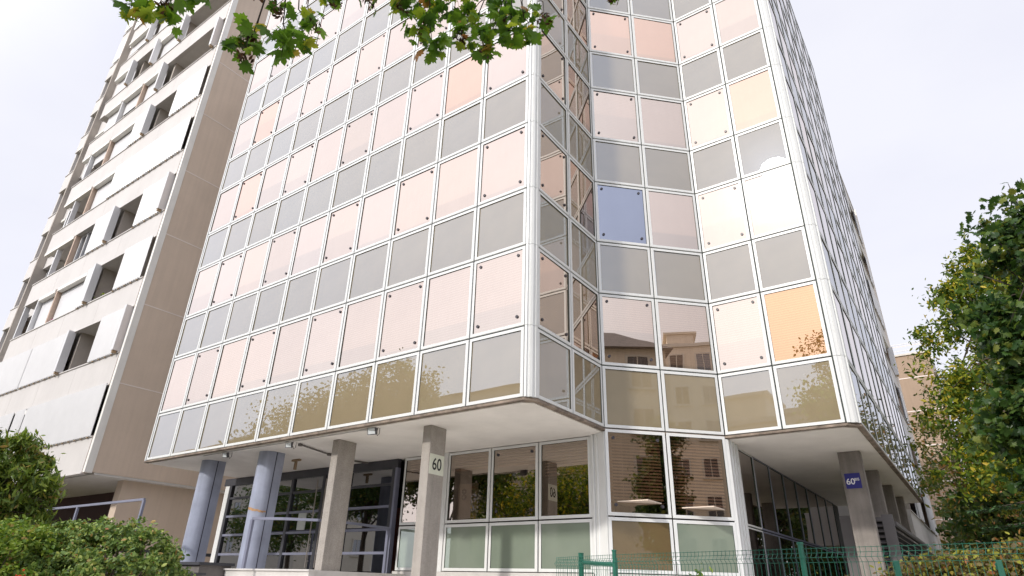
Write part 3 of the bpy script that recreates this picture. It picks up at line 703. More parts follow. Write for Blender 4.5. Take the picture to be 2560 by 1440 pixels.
b = MB(); b.quad((-24, 6.3, 1.515), (-.5, 6.3, 1.515), (-.5, 26, 1.515), (-24, 26, 1.515)); tag(b.build('bounce_paving', M['bounce_paving']), None, None, kind='structure')  # unseen pale sheet, added to bounce light up onto the soffit
b = MB(); b.box(-17.9, 8.25, 1.2, -10.35, 10.7, 1.79); b.build('terrace', [M['plinth']]); tag(bpy.data.objects['terrace'], None, None, kind='structure')
b = MB(); b.box(-22.0, 7.55, 1.0, -13.05, 8.25, 1.845); b.box(-22.0, 7.5, 1.845, -13.0, 8.30, 1.90, 1); b.box(-22.0, 6.9, 1.0, -12.8, 7.5, 1.66); b.box(-22.0, 6.85, 1.66, -12.75, 7.55, 1.70, 1)
tag(b.build('terrace_wall', [M['stone'], M['dark_metal']]), 'stepped grey stone wall in front of the blue columns', 'wall')
b = MB(); b.box(-13.0, 8.10, 1.2, -10.3, 8.25, 1.77); b.box(-13.02, 8.07, 1.77, -10.28, 8.28, 1.80)
tag(b.build('plinth_wall', M['plinth']), 'pale stone plinth under the entrance doors', 'wall')
def railing(label, pts, zt, z0, mats=('mid_metal',), posts=()):
    t = thing('railing', label, 'railing', (pts[0][0], pts[0][1], z0), 'blue grey metal railings of the entrance')
    b = MB(); b.tube([(x, y, zt) for x, y in pts], .035, 0, 4); b.build('handrail', M['mid_metal'], t)
    for (x, y) in posts:
        b = MB(); b.box(x - .035, y - .025, z0, x + .035, y + .025, zt - .02); b.build('post', M['mid_metal'], t)
    return t
railing('blue grey railing curving from the second blue column past the bare pillar', [(-12.0, 7.85), (-11.4, 8.15), (-10.9, 8.6), (-10.75, 9.3), (-10.88, 10.6)], 2.72, 1.80, posts=((-12.0, 7.85), (-10.88, 10.55)))
railing('blue grey railing frame standing above the rounded hedge', [(-20.9, 7.1), (-18.4, 7.1), (-15.1, 7.1)], 3.16, 1.70, posts=((-20.9, 7.1), (-18.4, 7.1), (-15.1, 7.1)))

# louvred enclosure at the right
lv = thing('louvre_enclosure', 'dark grey louvred metal enclosure behind the 60 BIS pillar', 'enclosure', (-2.0, 16, 1.2))
for (x, y) in ((-2.28, 15.35), (-1.50, 15.35)):
    b = MB(); b.box(x - .10, y - .06, 1.0, x + .10, y + .06, 3.12); b.build('post', M['louvre'], lv)
def louvres(F, u0, u1, z0, z1, name):
    b = MB(); z = z0
    while z < z1:
        b.hexa([F(u0, .05, z), F(u1, .05, z), F(u1, -.02, z + .05), F(u0, -.02, z + .05), F(u0, .056, z + .012), F(u1, .056, z + .012), F(u1, -.014, z + .062), F(u0, -.014, z + .062)])
        z += .105
    b.obox(F, u0, u1, -.10, -.09, z0, z1, 1)
    b.obox(F, u0, u1, -.05, .06, z1 + .0, z1 + .07)
    b.build(name, [M['louvre'], M['core']], lv)
louvres(frame_of((-2.18, 15.35), (1, 0), (0, -1)), 0, .58, 1.0, 3.0, 'louvre_panel')
louvres(frame_of((-1.42, 15.42), (0, 1), (1, 0)), 0, 8.0, 1.0, 2.92, 'louvre_panel')

# ------------------------------------------------------------------ apartment towers
PENDING = []
FLOOR_H = 2.80
def corrugated(F, u0, u1, n, z0, z1):
    b = MB(); k = max(2, int((u1 - u0) / .075)); 
    us = np.linspace(u0, u1, k + 1)
    prof = [(u, n + (.05 if i % 2 else 0.0)) for i, u in enumerate(us)]
    for (a, p), (c, q) in zip(prof[:-1], prof[1:]):
        b.quad(F(a, p, z0), F(c, q, z0), F(c, q, z1), F(a, p, z1))
        b.quad(F(a, n - .02, z0), F(c, n - .02, z0), F(c, n - .02, z1), F(a, n - .02, z1))
    b.obox(F, u0, u1, n - .02, n + .012, z1, z1 + .012); b.obox(F, u0, u1, n - .02, n + .012, z0 - .012, z0)
    k = u0 + .15
    while k < u1:
        b.obox(F, k, k + .07, n - .015, n + .02, z0 - .05, z0 - .012, 1); k += .45
    return b
def tower(name, label, origin, u, n, width, floors, zb, rows, side_depth, side_mat, step_at=None, group=None, base=True, detail=True):
    T = thing(name, label, 'apartment block', (origin[0], origin[1], 0), group)
    F = frame_of(origin, u, n)
    def P(mb, nm, mats, par=T, lab=None):
        o = mb.build(nm, mats, par)
        if lab: o['label'] = lab
        return o
    BH = 1.13
    for k in range(floors + 1):
        z = zb + k * FLOOR_H
        segs = [(0.42, width, 0.0, 0.0)] if not step_at else [(0.42, step_at, 0.0, 0.0), (step_at, width, -0.55, -0.10)]
        b = MB()
        for (a, c, off, dz) in segs:
            b.obox(F, a, c, off - .16, off, z + dz, z + dz + BH)
            b.obox(F, a, c, off + .0, off + .035, z + dz + BH - .05, z + dz + BH - .01)
            b.obox(F, a, c, off - .16, off + .02, z + dz - .035, z + dz)
        P(b, 'facade_band', M['tower_white'])
        for q in (3.6, 6.7, 9.4):
            if q < width and k < 9:
                b = MB(); b.obox(F, q, q + .018, .001, .003, z + .03, z + BH - .06); P(b, 'panel_joint', M['joint_thin'])
        b = MB()
        if step_at: b.obox(F, 0.3, step_at, -1.5, -.17, z, z + .18); b.obox(F, step_at + .001, width - .17, -1.5, -.72, z - .1, z + .08)
        else: b.obox(F, 0.3, width - .17, -1.5, -.17, z, z + .18)
        P(b, 'floor_slab', M['loggia_pale'])
        if k == floors: continue
        zo0, zo1 = z + BH, z + FLOOR_H - .035
        seg = rows[k % len(rows)]
        for s in seg:
            off = 0.0 if not step_at or s[1] < step_at else -.55
            if s[0] == 'S':
                P(corrugated(F, s[1], s[2], off + .045, zo0 - .02, zo1 + .06), 'shutter', [M['shutter'], M['fold_end']])
            elif s[0] == 'F':
                b = MB(); b.obox(F, s[1], s[1] + .16, off - .06, off + .20, zo0 + .02, zo1 + .03); b.obox(F, s[1] + .04, s[1] + .12, off + .05, off + .18, zo0 - .07, zo0 + .02, 1)
                P(b, 'folded_shutter', [M['shutter'], M['fold_end']])
            elif s[0] == 'B':
                b = MB(); b.obox(F, s[1], s[2], off - .14, off + .05, zo1 - .16, zo1); P(b, 'roller_box', M['fin'])
                b = MB(); zl = zo0 if len(s) < 4 else zo0 + s[3] * (zo1 - zo0); b.obox(F, s[1], s[2], off - .19, off - .17, zl, zo1 - .16); P(b, 'roller_blind', M['shutter'])
            elif s[0] == 'G':
                b = MB(); b.obox(F, s[1], s[2], off - .26, off - .25, zo0, zo1); g = P(b, 'window', M['pane_dark'])
                b = MB(); q = s[1]
                for _ in range(4):
                    b.obox(F, q, q + .07, off - .25, off - .19, zo0, zo1); q += (s[2] - s[1] - .07) / 3
                b.obox(F, s[1], s[2], off - .25, off - .20, zo0, zo0 + .06); b.obox(F, s[1], s[2], off - .25, off - .20, zo1 - .06, zo1)
                P(b, 'frame', M['shutter'], g)
            elif s[0] == 'P':
                b = MB(); b.obox(F, s[1], s[1] + .12, off - .20, off + .0, zo0, zo1); P(b, 'post', M[s[2]] if len(s) > 2 else M['post'])
    b = MB()
    b.obox(F, 0.3, width, -1.52, -1.5, zb, zb + floors * FLOOR_H + BH)
    q = 4.9
    while q < width:
        b.obox(F, q, q + .14, -1.5, -.2, zb, zb + floors * FLOOR_H); q += 4.6
    P(b, 'loggia_wall', M['loggia'])
    b = MB(); b.obox(F, width - .16, width - .01, -1.49, -.16 - (.55 if step_at else 0), zb, zb + floors * FLOOR_H); P(b, 'end_wall', M['tower_white'])
    zt = zb + floors * FLOOR_H + BH + .2
    # side wall with joints, corner fin
    b = MB(); b.obox(F, -.02, 0.32, -side_depth, -.12, zb, zt); P(b, 'side_wall', side_mat)
    b = MB(); b.obox(F, -.035, .10, -.118, .10, zb - .03, zt); P(b, 'corner_fin', M['fin'])
    b = MB(); b.obox(F, .103, .42, -.20, -.03, zb, zt); P(b, 'fin_return', M['post'])
    b = MB()
    for k in range(1, floors + 1): b.obox(F, -.026, 0.1, -side_depth, -.121, zb + k * FLOOR_H - .02, zb + k * FLOOR_H + .015)
    P(b, 'wall_joint', M['joint'])
    b = MB(); b.obox(F, .3, width, -side_depth, -1.53, zb, zt); b.obox(F, width - .15, width + .005, -side_depth, -.6, zb, zt); P(b, 'rear_block', M['tower_white'])
    b = MB(); b.obox(F, 0.0, width, -side_depth, -.2, zb - .06, zb - .001); P(b, 'underside', M['loggia_pale'])
    if base:
        b = MB(); b.obox(F, .35, .75, -side_depth, -1.25, 0.5, zb - .06); P(b, 'base_wall', side_mat)
        b = MB(); b.obox(F, .345, .35, -side_depth, -1.25, zb - 2.15, zb - 2.05); P(b, 'base_joint', M['dark_metal'])
        b = MB(); b.obox(F, .76, width, -side_depth, -2.6, 0.5, zb - .06); P(b, 'undercroft', M['maroon'])
    return T
S, O_, Fo, Bx, Po, G = 'S', 'O', 'F', 'B', 'P', 'G'
rowsL = [
    [(S, .50, 6.75), (Bx, 6.9, 7.1), (S, 7.0, 7.9), (Po, 7.95), (S, 8.2, 9.5), (S, 9.6, 12.4), (S, 12.9, 14.9), (S, 15.0, 16.3)],
    [(Fo, .50), (S, .72, 2.6), (Fo, 5.0), (S, 5.2, 6.6), (S, 6.65, 8.8), (S, 8.95, 11.2), (S, 11.3, 12.4), (G, 12.8, 14.6), (S, 15.1, 16.4)],
    [(S, .60, 2.6), (Fo, 4.7), (S, 4.9, 5.7), (Bx, 5.8, 8.6), (Po, 8.7), (Bx, 8.85, 10.6), (Po, 10.7, 'shutter'), (Po, 12.2, 'shutter'), (S, 13.4, 14.9)],
    [(Fo, .55), (S, .75, 2.75), (Fo, 4.9), (S, 5.1, 6.9), (G, 7.0, 8.9), (Po, 9.0), (Po, 10.8, 'shutter'), (Bx, 9.15, 12.3, .9), (G, 13.6, 14.8)],
    [(S, .60, 6.8), (Bx, 6.9, 9.1), (Po, 9.2), (Po, 11.0, 'shutter'), (Bx, 9.35, 12.3, .9), (Fo, 12.7), (Bx, 13.6, 15.0)],
    [(S, .60, 2.9), (Fo, 5.0), (S, 5.2, 6.6), (Bx, 6.7, 9.1), (Po, 9.2), (Bx, 9.35, 11.2, .55), (Po, 11.3, 'shutter'), (Bx, 11.4, 12.3, .35), (G, 13.2, 14.8)],
    [(Fo, .60), (Fo, 5.3), (Bx, 5.6, 7.4), (Po, 7.5), (Bx, 7.65, 9.6, .4), (Po, 9.7, 'shutter'), (Bx, 9.85, 11.6, .3), (Bx, 12.7, 16.2, .6)],
    [(Fo, 4.6), (Bx, 4.9, 7.3), (Fo, 7.3), (Fo, 9.9), (Bx, 10.2, 12.3), (G, 12.8, 14.8)],
    [(Bx, .8, 5.0, .3), (Po, 5.1), (Bx, 5.3, 9.0), (Fo, 9.2), (Bx, 9.5, 12.3, .5), (Bx, 12.8, 15.0)],
]
tower('apartment_tower', 'tall white apartment tower with corrugated shutters and a brown rendered side wall', (-21.664, 8.312), (-1, 0), (0, -1), 16.7, 14, 2.83 + EYE, rowsL, 22.0, M['tower_brown'], step_at=12.45)
rowsR = [
    [(S, .7, 1.6), (S, 2.2, 3.3), (S, 3.5, 4.4), (Bx, 5.0, 7.0), (S, 8, 9.5)],
    [(S, .6, 1.5), (Bx, 2.5, 5.0), (S, 5.2, 7.0), (G, 7.5, 9.5)],
    [(S, 1.0, 2.3), (G, 3.0, 5.0), (S, 5.2, 6.2), (Bx, 8, 10)],
    [(Fo, .6), (Bx, 1.2, 4.0), (S, 5.0, 7.5), (S, 9, 10)],
]
tower('apartment_tower', 'slim white apartment facade with shutters seen edge on behind the glass building', (-1.92, 40.5), (0, -1), (1, 0), 13.0, 7, 1.75 + EYE, rowsR, 10.0, M['tan_wall'], base=False)

for (x, z, m_, lab) in ((-25.6, 9.65, 'leaf_yellow', 'small yellow green plant on a balcony of the white tower'), (-30.3, 9.6, 'flower', 'small pot of magenta flowers on a balcony of the white tower')):
    t = thing('balcony_plant', lab, 'plant', (x, 8.52, z + EYE - .35), 'plants on the tower balconies')
    PENDING.append((t, x, 8.55, z + EYE + .05, m_))
# brown block far right with roof railing
brb = thing('apartment_block', 'tan rendered apartment block with roof railing beyond the trees at right', 'apartment block', (-8, 62, 0))
b = MB(); b.box(-16, 60, 0, -0.15, 75, 18.6 + EYE); b.build('wall', M['tan_wall'], brb)
b = MB()
for k in range(7): b.box(-16, 59.985, EYE + 2.6 + 2.8 * k, -0.15, 59.999, EYE + 2.68 + 2.8 * k)
b.build('wall_joint', M['joint'], brb)
b = MB(); b.box(-16.1, 59.9, 18.6 + EYE, -0.05, 75.1, 18.75 + EYE); b.build('roof_edge', M['pale_trim'], brb)
b = MB()
for z in (19.1, 19.7): b.tube([(-16, 60.2, z + EYE), (-.3, 60.2, z + EYE)], .04, 0, 4)
for x in np.arange(-16, 0, 2.2): b.tube([(x, 60.2, 18.7 + EYE), (x, 60.2, 19.7 + EYE)], .04, 0, 4)
b.build('roof_railing', M['shutter'], brb)
for k in range(6):
    for y in (62.0, 66.0, 70.0):
        b = MB(); b.box(-.15, y, EYE + 3.4 + 2.8 * k, .08, y + 1.6, EYE + 4.9 + 2.8 * k); b.build('window', M['shutter'], brb)

# ------------------------------------------------------------------ houses across the street (seen in the reflections)
def house(name, label, x0, x1, y0, y1, h, rows, cols_, mat, rz=0, loc=None, pent=None, hip=0.0, face='+y'):
    cx, cy = (x0 + x1) / 2, (y0 + y1) / 2
    t = thing(name, label, 'apartment block', loc or (cx, cy, 0), 'apartment houses across the street', rz)
    W, D = (x1 - x0) / 2, (y1 - y0) / 2
    def P(mb, nm, mats, par=t):
        o = mb.build(nm, mats); o.parent = par; return o
    b = MB(); b.box(-W, -D, -.3, W, D, h); P(b, 'wall', mat)
    b = MB()
    if hip:
        b.hexa([(-W - .4, -D - .4, h), (W + .4, -D - .4, h), (W + .4, D + .4, h), (-W - .4, D + .4, h), (-W * .35, -.3, h + hip), (W * .35, -.3, h + hip), (W * .35, .3, h + hip), (-W * .35, .3, h + hip)])
        P(b, 'roof', M['roof_grey'])
    else:
        b.box(-W - .15, -D - .15, h, W + .15, D + .15, h + .3); P(b, 'roof', M['pale_trim'])
    if pent:
        b = MB(); b.box(pent[0], -D * .5, h + .3, pent[1], D * .7, h + pent[2]); b.box(pent[0] - .3, -D * .55, h + pent[2], pent[1] + .3, D * .75, h + pent[2] + .2); P(b, 'penthouse', mat)
    fh = h / rows
    def window(Fm, u, z):
        b = MB(); b.obox(Fm, u - .55, u + .55, -.02, .012, z + .8, z + 2.3); o = P(b, 'window', M['pane_dark'])
        b = MB()
        b.obox(Fm, u - .70, u - .55, 0, .06, z + .7, z + 2.42); b.obox(Fm, u + .55, u + .70, 0, .06, z + .7, z + 2.42)
        b.obox(Fm, u - .55, u + .55, 0, .06, z + 2.3, z + 2.42); b.obox(Fm, u - .78, u + .78, 0, .14, z + .62, z + .70); b.obox(Fm, u - .03, u + .03, .012, .04, z + .8, z + 2.3)
        P(b, 'frame', M['pale_trim'], o)
    for k in range(rows):
        for c in range(cols_):
            window(frame_of((0, D), (1, 0), (0, 1)), -W + (c + .5) * 2 * W / cols_, k * fh)
        m = max(1, int(2 * D / 3.4))
        for c in range(m):
            window(frame_of((W, 0), (0, -1), (1, 0)), -D + (c + .5) * 2 * D / m, k * fh)
            window(frame_of((-W, 0), (0, 1), (-1, 0)), -D + (c + .5) * 2 * D / m, k * fh)
    return t
house('apartment_house', 'long low beige apartment house across the street with a flat roof', -21.5, -3, -28, -18, 11.9, 4, 8, M['beige_wall'], pent=(-1.5, 2.0, 2.3))
house('apartment_house', 'broad beige house with low grey hipped roof across the street beside the street trees', -33, -22, -28, -18, 14.2, 5, 5, M['beige_wall'], hip=1.8)
house('apartment_house', 'narrow beige corner house with grey hipped roof reflected in the angled panes', 0, 6.2, 0, 9, 14.0, 5, 2, M['beige_wall'], rz=R(54), loc=(18.15, -1.65, 0), hip=2.6)
house('apartment_house', 'tall slim pale apartment house with flat roof reflected beside the corner house', 0, 4.6, 0, 7, 21.5, 7, 2, M['beige_wall'], rz=R(66), loc=(39.3, -3.3, 0), pent=(-1.8, .6, 1.6))
house('apartment_house', 'distant grey beige apartment house at the far end of the street', 0, 16, 0, 10, 14.0, 4, 5, M['pale_trim'], rz=R(0), loc=(-62, -24, 0), hip=2.0)

# ------------------------------------------------------------------ foliage
def leaf_mesh(name, pos, nrm, size, mat, parent, shape='oval', aspect=.55, updir=None):
    """one small folded leaf per position (numpy); every leaf is an island"""
    n = len(pos)
    nrm = nrm / np.linalg.norm(nrm, axis=1)[:, None]
    t = rng.normal(size=(n, 3)) if updir is None else updir + rng.normal(size=(n, 3)) * .35
    t -= nrm * (t * nrm).sum(1)[:, None]; t /= np.linalg.norm(t, axis=1)[:, None]
    bt = np.cross(nrm, t); s = size[:, None] if hasattr(size, '__len__') else np.full((n, 1), size)
    if shape == 'maple':
        pts = [(0, -.50, 0), (.06, -.30, 0), (.30, -.42, -.06), (.34, -.22, -.06), (.55, -.16, -.12), (.44, -.02, -.08), (.58, .22, -.14), (.36, .18, -.07), (.34, .34, -.08), (.17, .26, -.03), (.18, .44, -.06), (0, .66, -.10),
               (-.18, .44, -.06), (-.17, .26, -.03), (-.34, .34, -.08), (-.36, .18, -.07), (-.58, .22, -.14), (-.44, -.02, -.08), (-.55, -.16, -.12), (-.34, -.22, -.06), (-.30, -.42, -.06), (-.06, -.30, 0)]
        pts = [(0, -.1, .04)] + pts
        tri = [(0, k, k + 1) for k in range(1, len(pts) - 1)] + [(0, len(pts) - 1, 1)]
    elif shape == 'spray':
        pts = [(0, -.5, 0), (.14, -.1, -.03), (.10, .2, 0), (0, .5, .03), (-.10, .2, 0), (-.14, -.1, -.03)]
        tri = [(0, 1, 2), (0, 2, 3), (0, 3, 4), (0, 4, 5)]
    else:
        a = aspect / 2
        pts = [(0, -.5, 0), (a, -.08, .10 * aspect), (a * .7, .28, .06 * aspect), (0, .55, -.06), (-a * .7, .28, .06 * aspect), (-a, -.08, .10 * aspect), (0, 0.02, -.02)]
        tri = [(0, 1, 6), (1, 2, 6), (2, 3, 6), (3, 4, 6), (4, 5, 6), (5, 0, 6)]
    pts = np.array(pts); k = len(pts)
    if shape == 'maple':
        warp = rng.normal(size=(n, k)) * .02
    V = pos[:, None, :] + s[:, :, None] * (pts[None, :, 0:1] * bt[:, None, :] + pts[None, :, 1:2] * t[:, None, :] + (pts[None, :, 2:3] + (warp[:, :, None] if shape == 'maple' else 0)) * nrm[:, None, :])
    V = V.reshape(-1, 3)
    T = (np.array(tri)[None] + (np.arange(n) * k)[:, None, None]).reshape(-1, 3)
    me = bpy.data.meshes.new(name)
    me.vertices.add(len(V)); me.vertices.foreach_set('co', V.astype(np.float32).ravel())
    me.loops.add(T.size); me.loops.foreach_set('vertex_index', T.astype(np.int32).ravel())
    me.polygons.add(len(T)); me.polygons.foreach_set('loop_start', np.arange(0, T.size, 3, dtype=np.int32)); me.polygons.foreach_set('loop_total', np.full(len(T), 3, np.int32))
    me.polygons.foreach_set('use_smooth', np.ones(len(T), bool))
    me.materials.append(mat); me.update(calc_edges=True); me.validate()
    o = bpy.data.objects.new(name, me); col.objects.link(o)
    if parent is not None:
        o.parent = parent; o.matrix_parent_inverse = world_of(parent).inverted()
    return o
def unit(n):
    v = rng.normal(size=(n, 3)); return v / np.linalg.norm(v, axis=1)[:, None]
def blob_leaves(blobs, n, clump=0.35, clumps=None, shell=.65, up=.35, ragged=.18):
    """leaf positions in clumps spread through ellipsoids; returns pos, normal, clump centres"""
    tot = sum(b[3] * b[4] * b[5] for b in blobs); P, Nn, Cc = [], [], []
    for (x, y, z, a, b_, c) in blobs:
        m = max(20, int(n * a * b_ * c / tot)); nc = max(6, int((clumps or m / 45) * (a * b_ * c / tot if clumps else 1)))
        d = unit(nc); rad = shell + (1 - shell) * rng.random(nc) ** .7; rad *= 1 + ragged * rng.normal(size=nc)
        cen = np.array([x, y, z]) + d * rad[:, None] * np.array([a, b_, c])
        wts = rng.random(nc) ** 1.5 + .1; k = rng.choice(nc, m, p=wts / wts.sum())
        off = rng.normal(size=(m, 3)) * clump * (.5 + rng.random((nc, 1))[k]) * np.array([1, 1, .7])
        P.append(cen[k] + off); q = unit(m) + d[k] * .6; q[:, 2] += up; Nn.append(q); Cc.append(cen)
    return np.concatenate(P), np.concatenate(Nn), np.concatenate(Cc)
def branches(b, base, top, cen, r0, k=14, seg=5):
    base = Vector(base); top = Vector(top)
    mid = base.lerp(top, .5) + Vector((random.uniform(-.15, .15), random.uniform(-.15, .15), 0))
    b.tube([base, base.lerp(mid, .5), mid, top], [r0, r0 * .8, r0 * .65, r0 * .3], 0, 8)
    idx = rng.choice(len(cen), min(k, len(cen)), replace=False)
    for i in idx:
        e = Vector(cen[i]); s = mid.lerp(top, random.uniform(-.2, .9)); m2 = s.lerp(e, .5) + Vector((0, 0, .12 * (e - s).length))
        b.tube([s, m2, e], [r0 * .32, r0 * .18, r0 * .06], 0, seg)
def tree(name, label, base, top, blobs, n, size, mat, r0, clump=.35, group=None, shape='oval', aspect=.55, bark='bark2', cat='tree', nb=22, shell=.6, up=.35):
    t = thing(name, label, cat, base, group)
    pos, nrm, cen = blob_leaves(blobs, n, clump, shell=shell, up=up)
    b = MB(); branches(b, base, top, cen, r0, nb); b.build('trunk', M[bark], t, smooth=True)
    sz = size * (.65 + .7 * rng.random(len(pos)))
    leaf_mesh('crown', pos, nrm, sz, M[mat], t, shape, aspect)
    return t
def shrub(name, label, base, blobs, n, size, mat, clump=.12, group=None, cat='shrub', shell=.85, aspect=.6, twigs=40, bark='bark2', up=.3, ragged=.05):
    t = thing(name, label, cat, base, group)
    pos, nrm, cen = blob_leaves(blobs, n, clump, shell=shell, up=up, ragged=ragged)
    keep = pos[:, 2] > base[2] - .1; pos, nrm = pos[keep], nrm[keep]
    leaf_mesh('foliage', pos, nrm, size * (.6 + .8 * rng.random(len(pos))), M[mat], t, 'oval', aspect)
    b = MB()
    for i in rng.choice(len(cen), min(twigs, len(cen)), replace=False):
        e = Vector(cen[i]); s = Vector((base[0] + random.uniform(-.15, .15), base[1] + random.uniform(-.15, .15), base[2] - .1)); b.tube([s, s.lerp(e, .5) + Vector((0, 0, .1)), e], [.018, .011, .004], 0, 4)
    b.build('stem', M[bark], t)
    return t

for (t, x, y, z, m_) in PENDING:
    n_ = 110; leaf_mesh('foliage', np.array([x, y, z]) + rng.normal(size=(n_, 3)) * np.array([.13, .08, .09]), unit(n_), .07, M[m_], t)
    b = MB(); b.tube([(x, y, z - .32), (x, y, z - .12)], [.09, .12], 0, 8); b.build('pot', M['post'], t)
# street trees behind the camera, seen in the glass
tree('street_tree', 'broad green street tree reflected at the left of the long glass face', (-30.5, -6.2, 0), (-30.5, -6.2, 8.5), [(-30.5, -6.2, 8.0, 3.3, 3.0, 2.6), (-28.4, -6.0, 9.4, 2.4, 2.2, 2.0), (-33.0, -6.3, 7.4, 2.2, 2.2, 2.0)], 26000, .19, 'leaf_green', .22, .40, 'street trees reflected in the glass')
tree('street_tree', 'taller street tree with ragged top reflected in the middle of the long glass face', (-24.2, -6.2, 0), (-24.0, -6.2, 10.2), [(-24.0, -6.2, 9.3, 2.5, 2.4, 2.8), (-22.0, -6.2, 8.2, 2.2, 2.0, 2.2), (-25.8, -6.0, 8.2, 2.0, 2.0, 2.2)], 28000, .19, 'leaf_green', .22, .36, 'street trees reflected in the glass')
tree('street_tree', 'slender street tree reflected in the right corner panes', (-4.0, -8.6, 0), (-4.1, -8.6, 12.0), [(-4.1, -8.6, 11.2, 1.1, 1.3, 2.6), (-3.9, -8.6, 8.3, 2.0, 1.8, 2.2), (-4.3, -8.6, 5.8, 1.9, 1.8, 1.6)], 12000, .16, 'leaf_green', .16, .30, 'street trees reflected in the glass')
tree('street_tree', 'golden green street tree reflected in the bronze ground floor windows', (-16.0, -7.0, 0), (-16.0, -7.0, 6.0), [(-16.0, -7.0, 6.0, 2.6, 2.4, 2.2), (-13.4, -6.8, 5.2, 2.0, 2.0, 1.9), (-18.6, -7.0, 5.4, 2.2, 2.0, 2.0), (-21.0, -7.2, 5.0, 1.8, 1.8, 1.8)], 20000, .17, 'leaf_yellow', .17, .36, 'street trees reflected in the glass')

tree('street_tree', 'dark street tree reflected in the entrance glazing', (-38.0, -6.5, 0), (-38.0, -6.5, 7.0), [(-38.0, -6.5, 6.0, 3.2, 2.6, 2.4), (-42.0, -6.5, 5.4, 2.6, 2.2, 2.0)], 11000, .2, 'leaf_green', .2, .4, 'street trees reflected in the glass')
# maple overhead: trunk behind the photographer, twigs hang into the frame
mt = thing('maple_tree', 'maple tree whose leafy branch tips with brown seed clusters hang in at the top', 'tree', (-2.9, -1.3, 0))
CL = [(-3.20, .72, 4.40, .10, 9), (-3.17, .86, 4.56, .11, 12), (-3.13, .99, 4.74, .10, 10), (-3.16, .90, 4.43, .06, 3),
      (-3.03, 1.31, 4.60, .10, 7), (-3.03, 1.30, 4.47, .09, 7), (-2.94, 1.48, 4.62, .12, 13), (-2.90, 1.56, 4.80, .11, 12), (-2.98, 1.42, 4.93, .07, 4), (-2.87, 1.61, 4.93, .08, 4), (-3.02, 1.30, 5.02, .05, 3),
      (-2.84, 1.69, 5.22, .09, 8), (-2.70, 1.90, 5.34, .10, 9), (-2.58, 2.07, 5.37, .09, 9),
      (-2.47, 2.18, 5.15, .11, 13), (-2.40, 2.27, 4.99, .11, 12), (-2.40, 2.28, 5.36, .12, 14), (-2.22, 2.44, 5.35, .13, 17), (-2.26, 2.41, 5.14, .10, 10), (-2.12, 2.53, 5.10, .11, 12), (-2.04, 2.60, 5.38, .13, 16), (-1.90, 2.69, 5.40, .11, 11), (-1.89, 2.70, 5.18, .09, 6), (-1.78, 2.78, 5.37, .06, 3), (-2.0, 2.63, 5.22, .10, 9), (-2.52, 2.13, 5.47, .12, 14), (-2.30, 2.36, 5.52, .13, 14), (-2.06, 2.58, 5.56, .13, 14), (-1.33, 3.03, 5.58, .04, 3)]
tw = MB()
def twig(a, bpt, r0=.010, r1=.003, sag=.08):
    a, bpt = Vector(a), Vector(bpt); m = a.lerp(bpt, .5) + Vector((random.uniform(-.05, .05), random.uniform(-.05, .05), sag))
    tw.tube([a, a.lerp(m, .6) + Vector((0, 0, sag * .4)), m, m.lerp(bpt, .55), bpt], [r0, r0 * .85, r0 * .7, r0 * .5, r1], 0, 6)
trunk = MB()
fork = Vector((-2.9, -1.1, 4.6))
trunk.tube([(-2.9, -1.3, -.05), (-2.95, -1.3, 1.5), (-2.88, -1.2, 3.2), fork, (-2.8, -.9, 7.0), (-2.7, -.9, 9.0)], [.22, .18, .16, .14, .09, .03], 0, 10)
LIMBS = [[(-3.35, -.2, 5.4), (-3.3, .35, 5.6), (-3.22, .75, 5.5)], [(-3.0, .1, 5.9), (-3.02, .9, 6.1), (-2.93, 1.35, 6.0)], [(-2.7, .2, 6.3), (-2.5, 1.3, 6.6), (-2.35, 2.0, 6.5), (-1.9, 2.6, 6.3)]]
for lb in LIMBS:
    pts = [fork] + lb; trunk.tube(pts, list(np.linspace(.07, .015, len(pts))), 0, 7)
ends = [l[-1] for l in LIMBS] + [LIMBS[2][2], LIMBS[2][1]]
pos, nrm, sz, up = [], [], [], []; seeds = []
for (x, y, z, r, n) in CL:
    n = int(n * 1.7); z += .07
    c = np.array([x, y, z])
    e = min(ends, key=lambda q: (q[0] - x) ** 2 + (q[1] - y) ** 2)
    hub = Vector((x + (e[0] - x) * .25, y + (e[1] - y) * .25, z + .16)); 
    if z < 5.3 or random.random() < .5: twig(e, hub, .008, .004)
    twig(hub, (x, y, z), .0045, .002, .02)
    for k in range(n):
        d = unit(1)[0]; p = c + d * r * (.45 + .75 * random.random()) * np.array([1, 1, .9])
        tw.tube([(x, y, z + .02), tuple((c + p) / 2 + np.array([0, 0, .02])), tuple(p)], .0013, 0, 3, False)
        pos.append(p); q = unit(1)[0] * .9 + np.array([.10, -.25, .75]); nrm.append(q); up.append(np.array([d[0] * .5, d[1] * .5, -.9])); sz.append(random.uniform(.058, .112))
    if random.random() < .75:
        sp, sn_ = [], []; seeds.append((sp, sn_))
        for k in range(26):
            sp.append(c + rng.normal(size=3) * .026 + np.array([0, 0, -.03])); sn_.append(rng.normal(size=3))
tw.build('branch', M['bark'], mt, smooth=True)
trunk.build('trunk', M['bark2'], mt, smooth=True)
leaf_mesh('foliage', np.array(pos), np.array(nrm), np.array(sz), M['maple'], mt, 'maple', updir=np.array(up))
for sp, sn_ in seeds: leaf_mesh('seed_cluster', np.array(sp), np.array(sn_), .045, M['seed'], mt, 'oval', .4)
# the rest of the crown above the picture
p_, n_, c_ = blob_leaves([(-2.9, -1.0, 8.2, 1.6, 1.2, 1.3), (-2.4, .3, 7.6, 1.2, 1.0, .8)], 1600, .22)
leaf_mesh('upper_crown', p_, n_, .13, M['maple'], mt, 'maple')

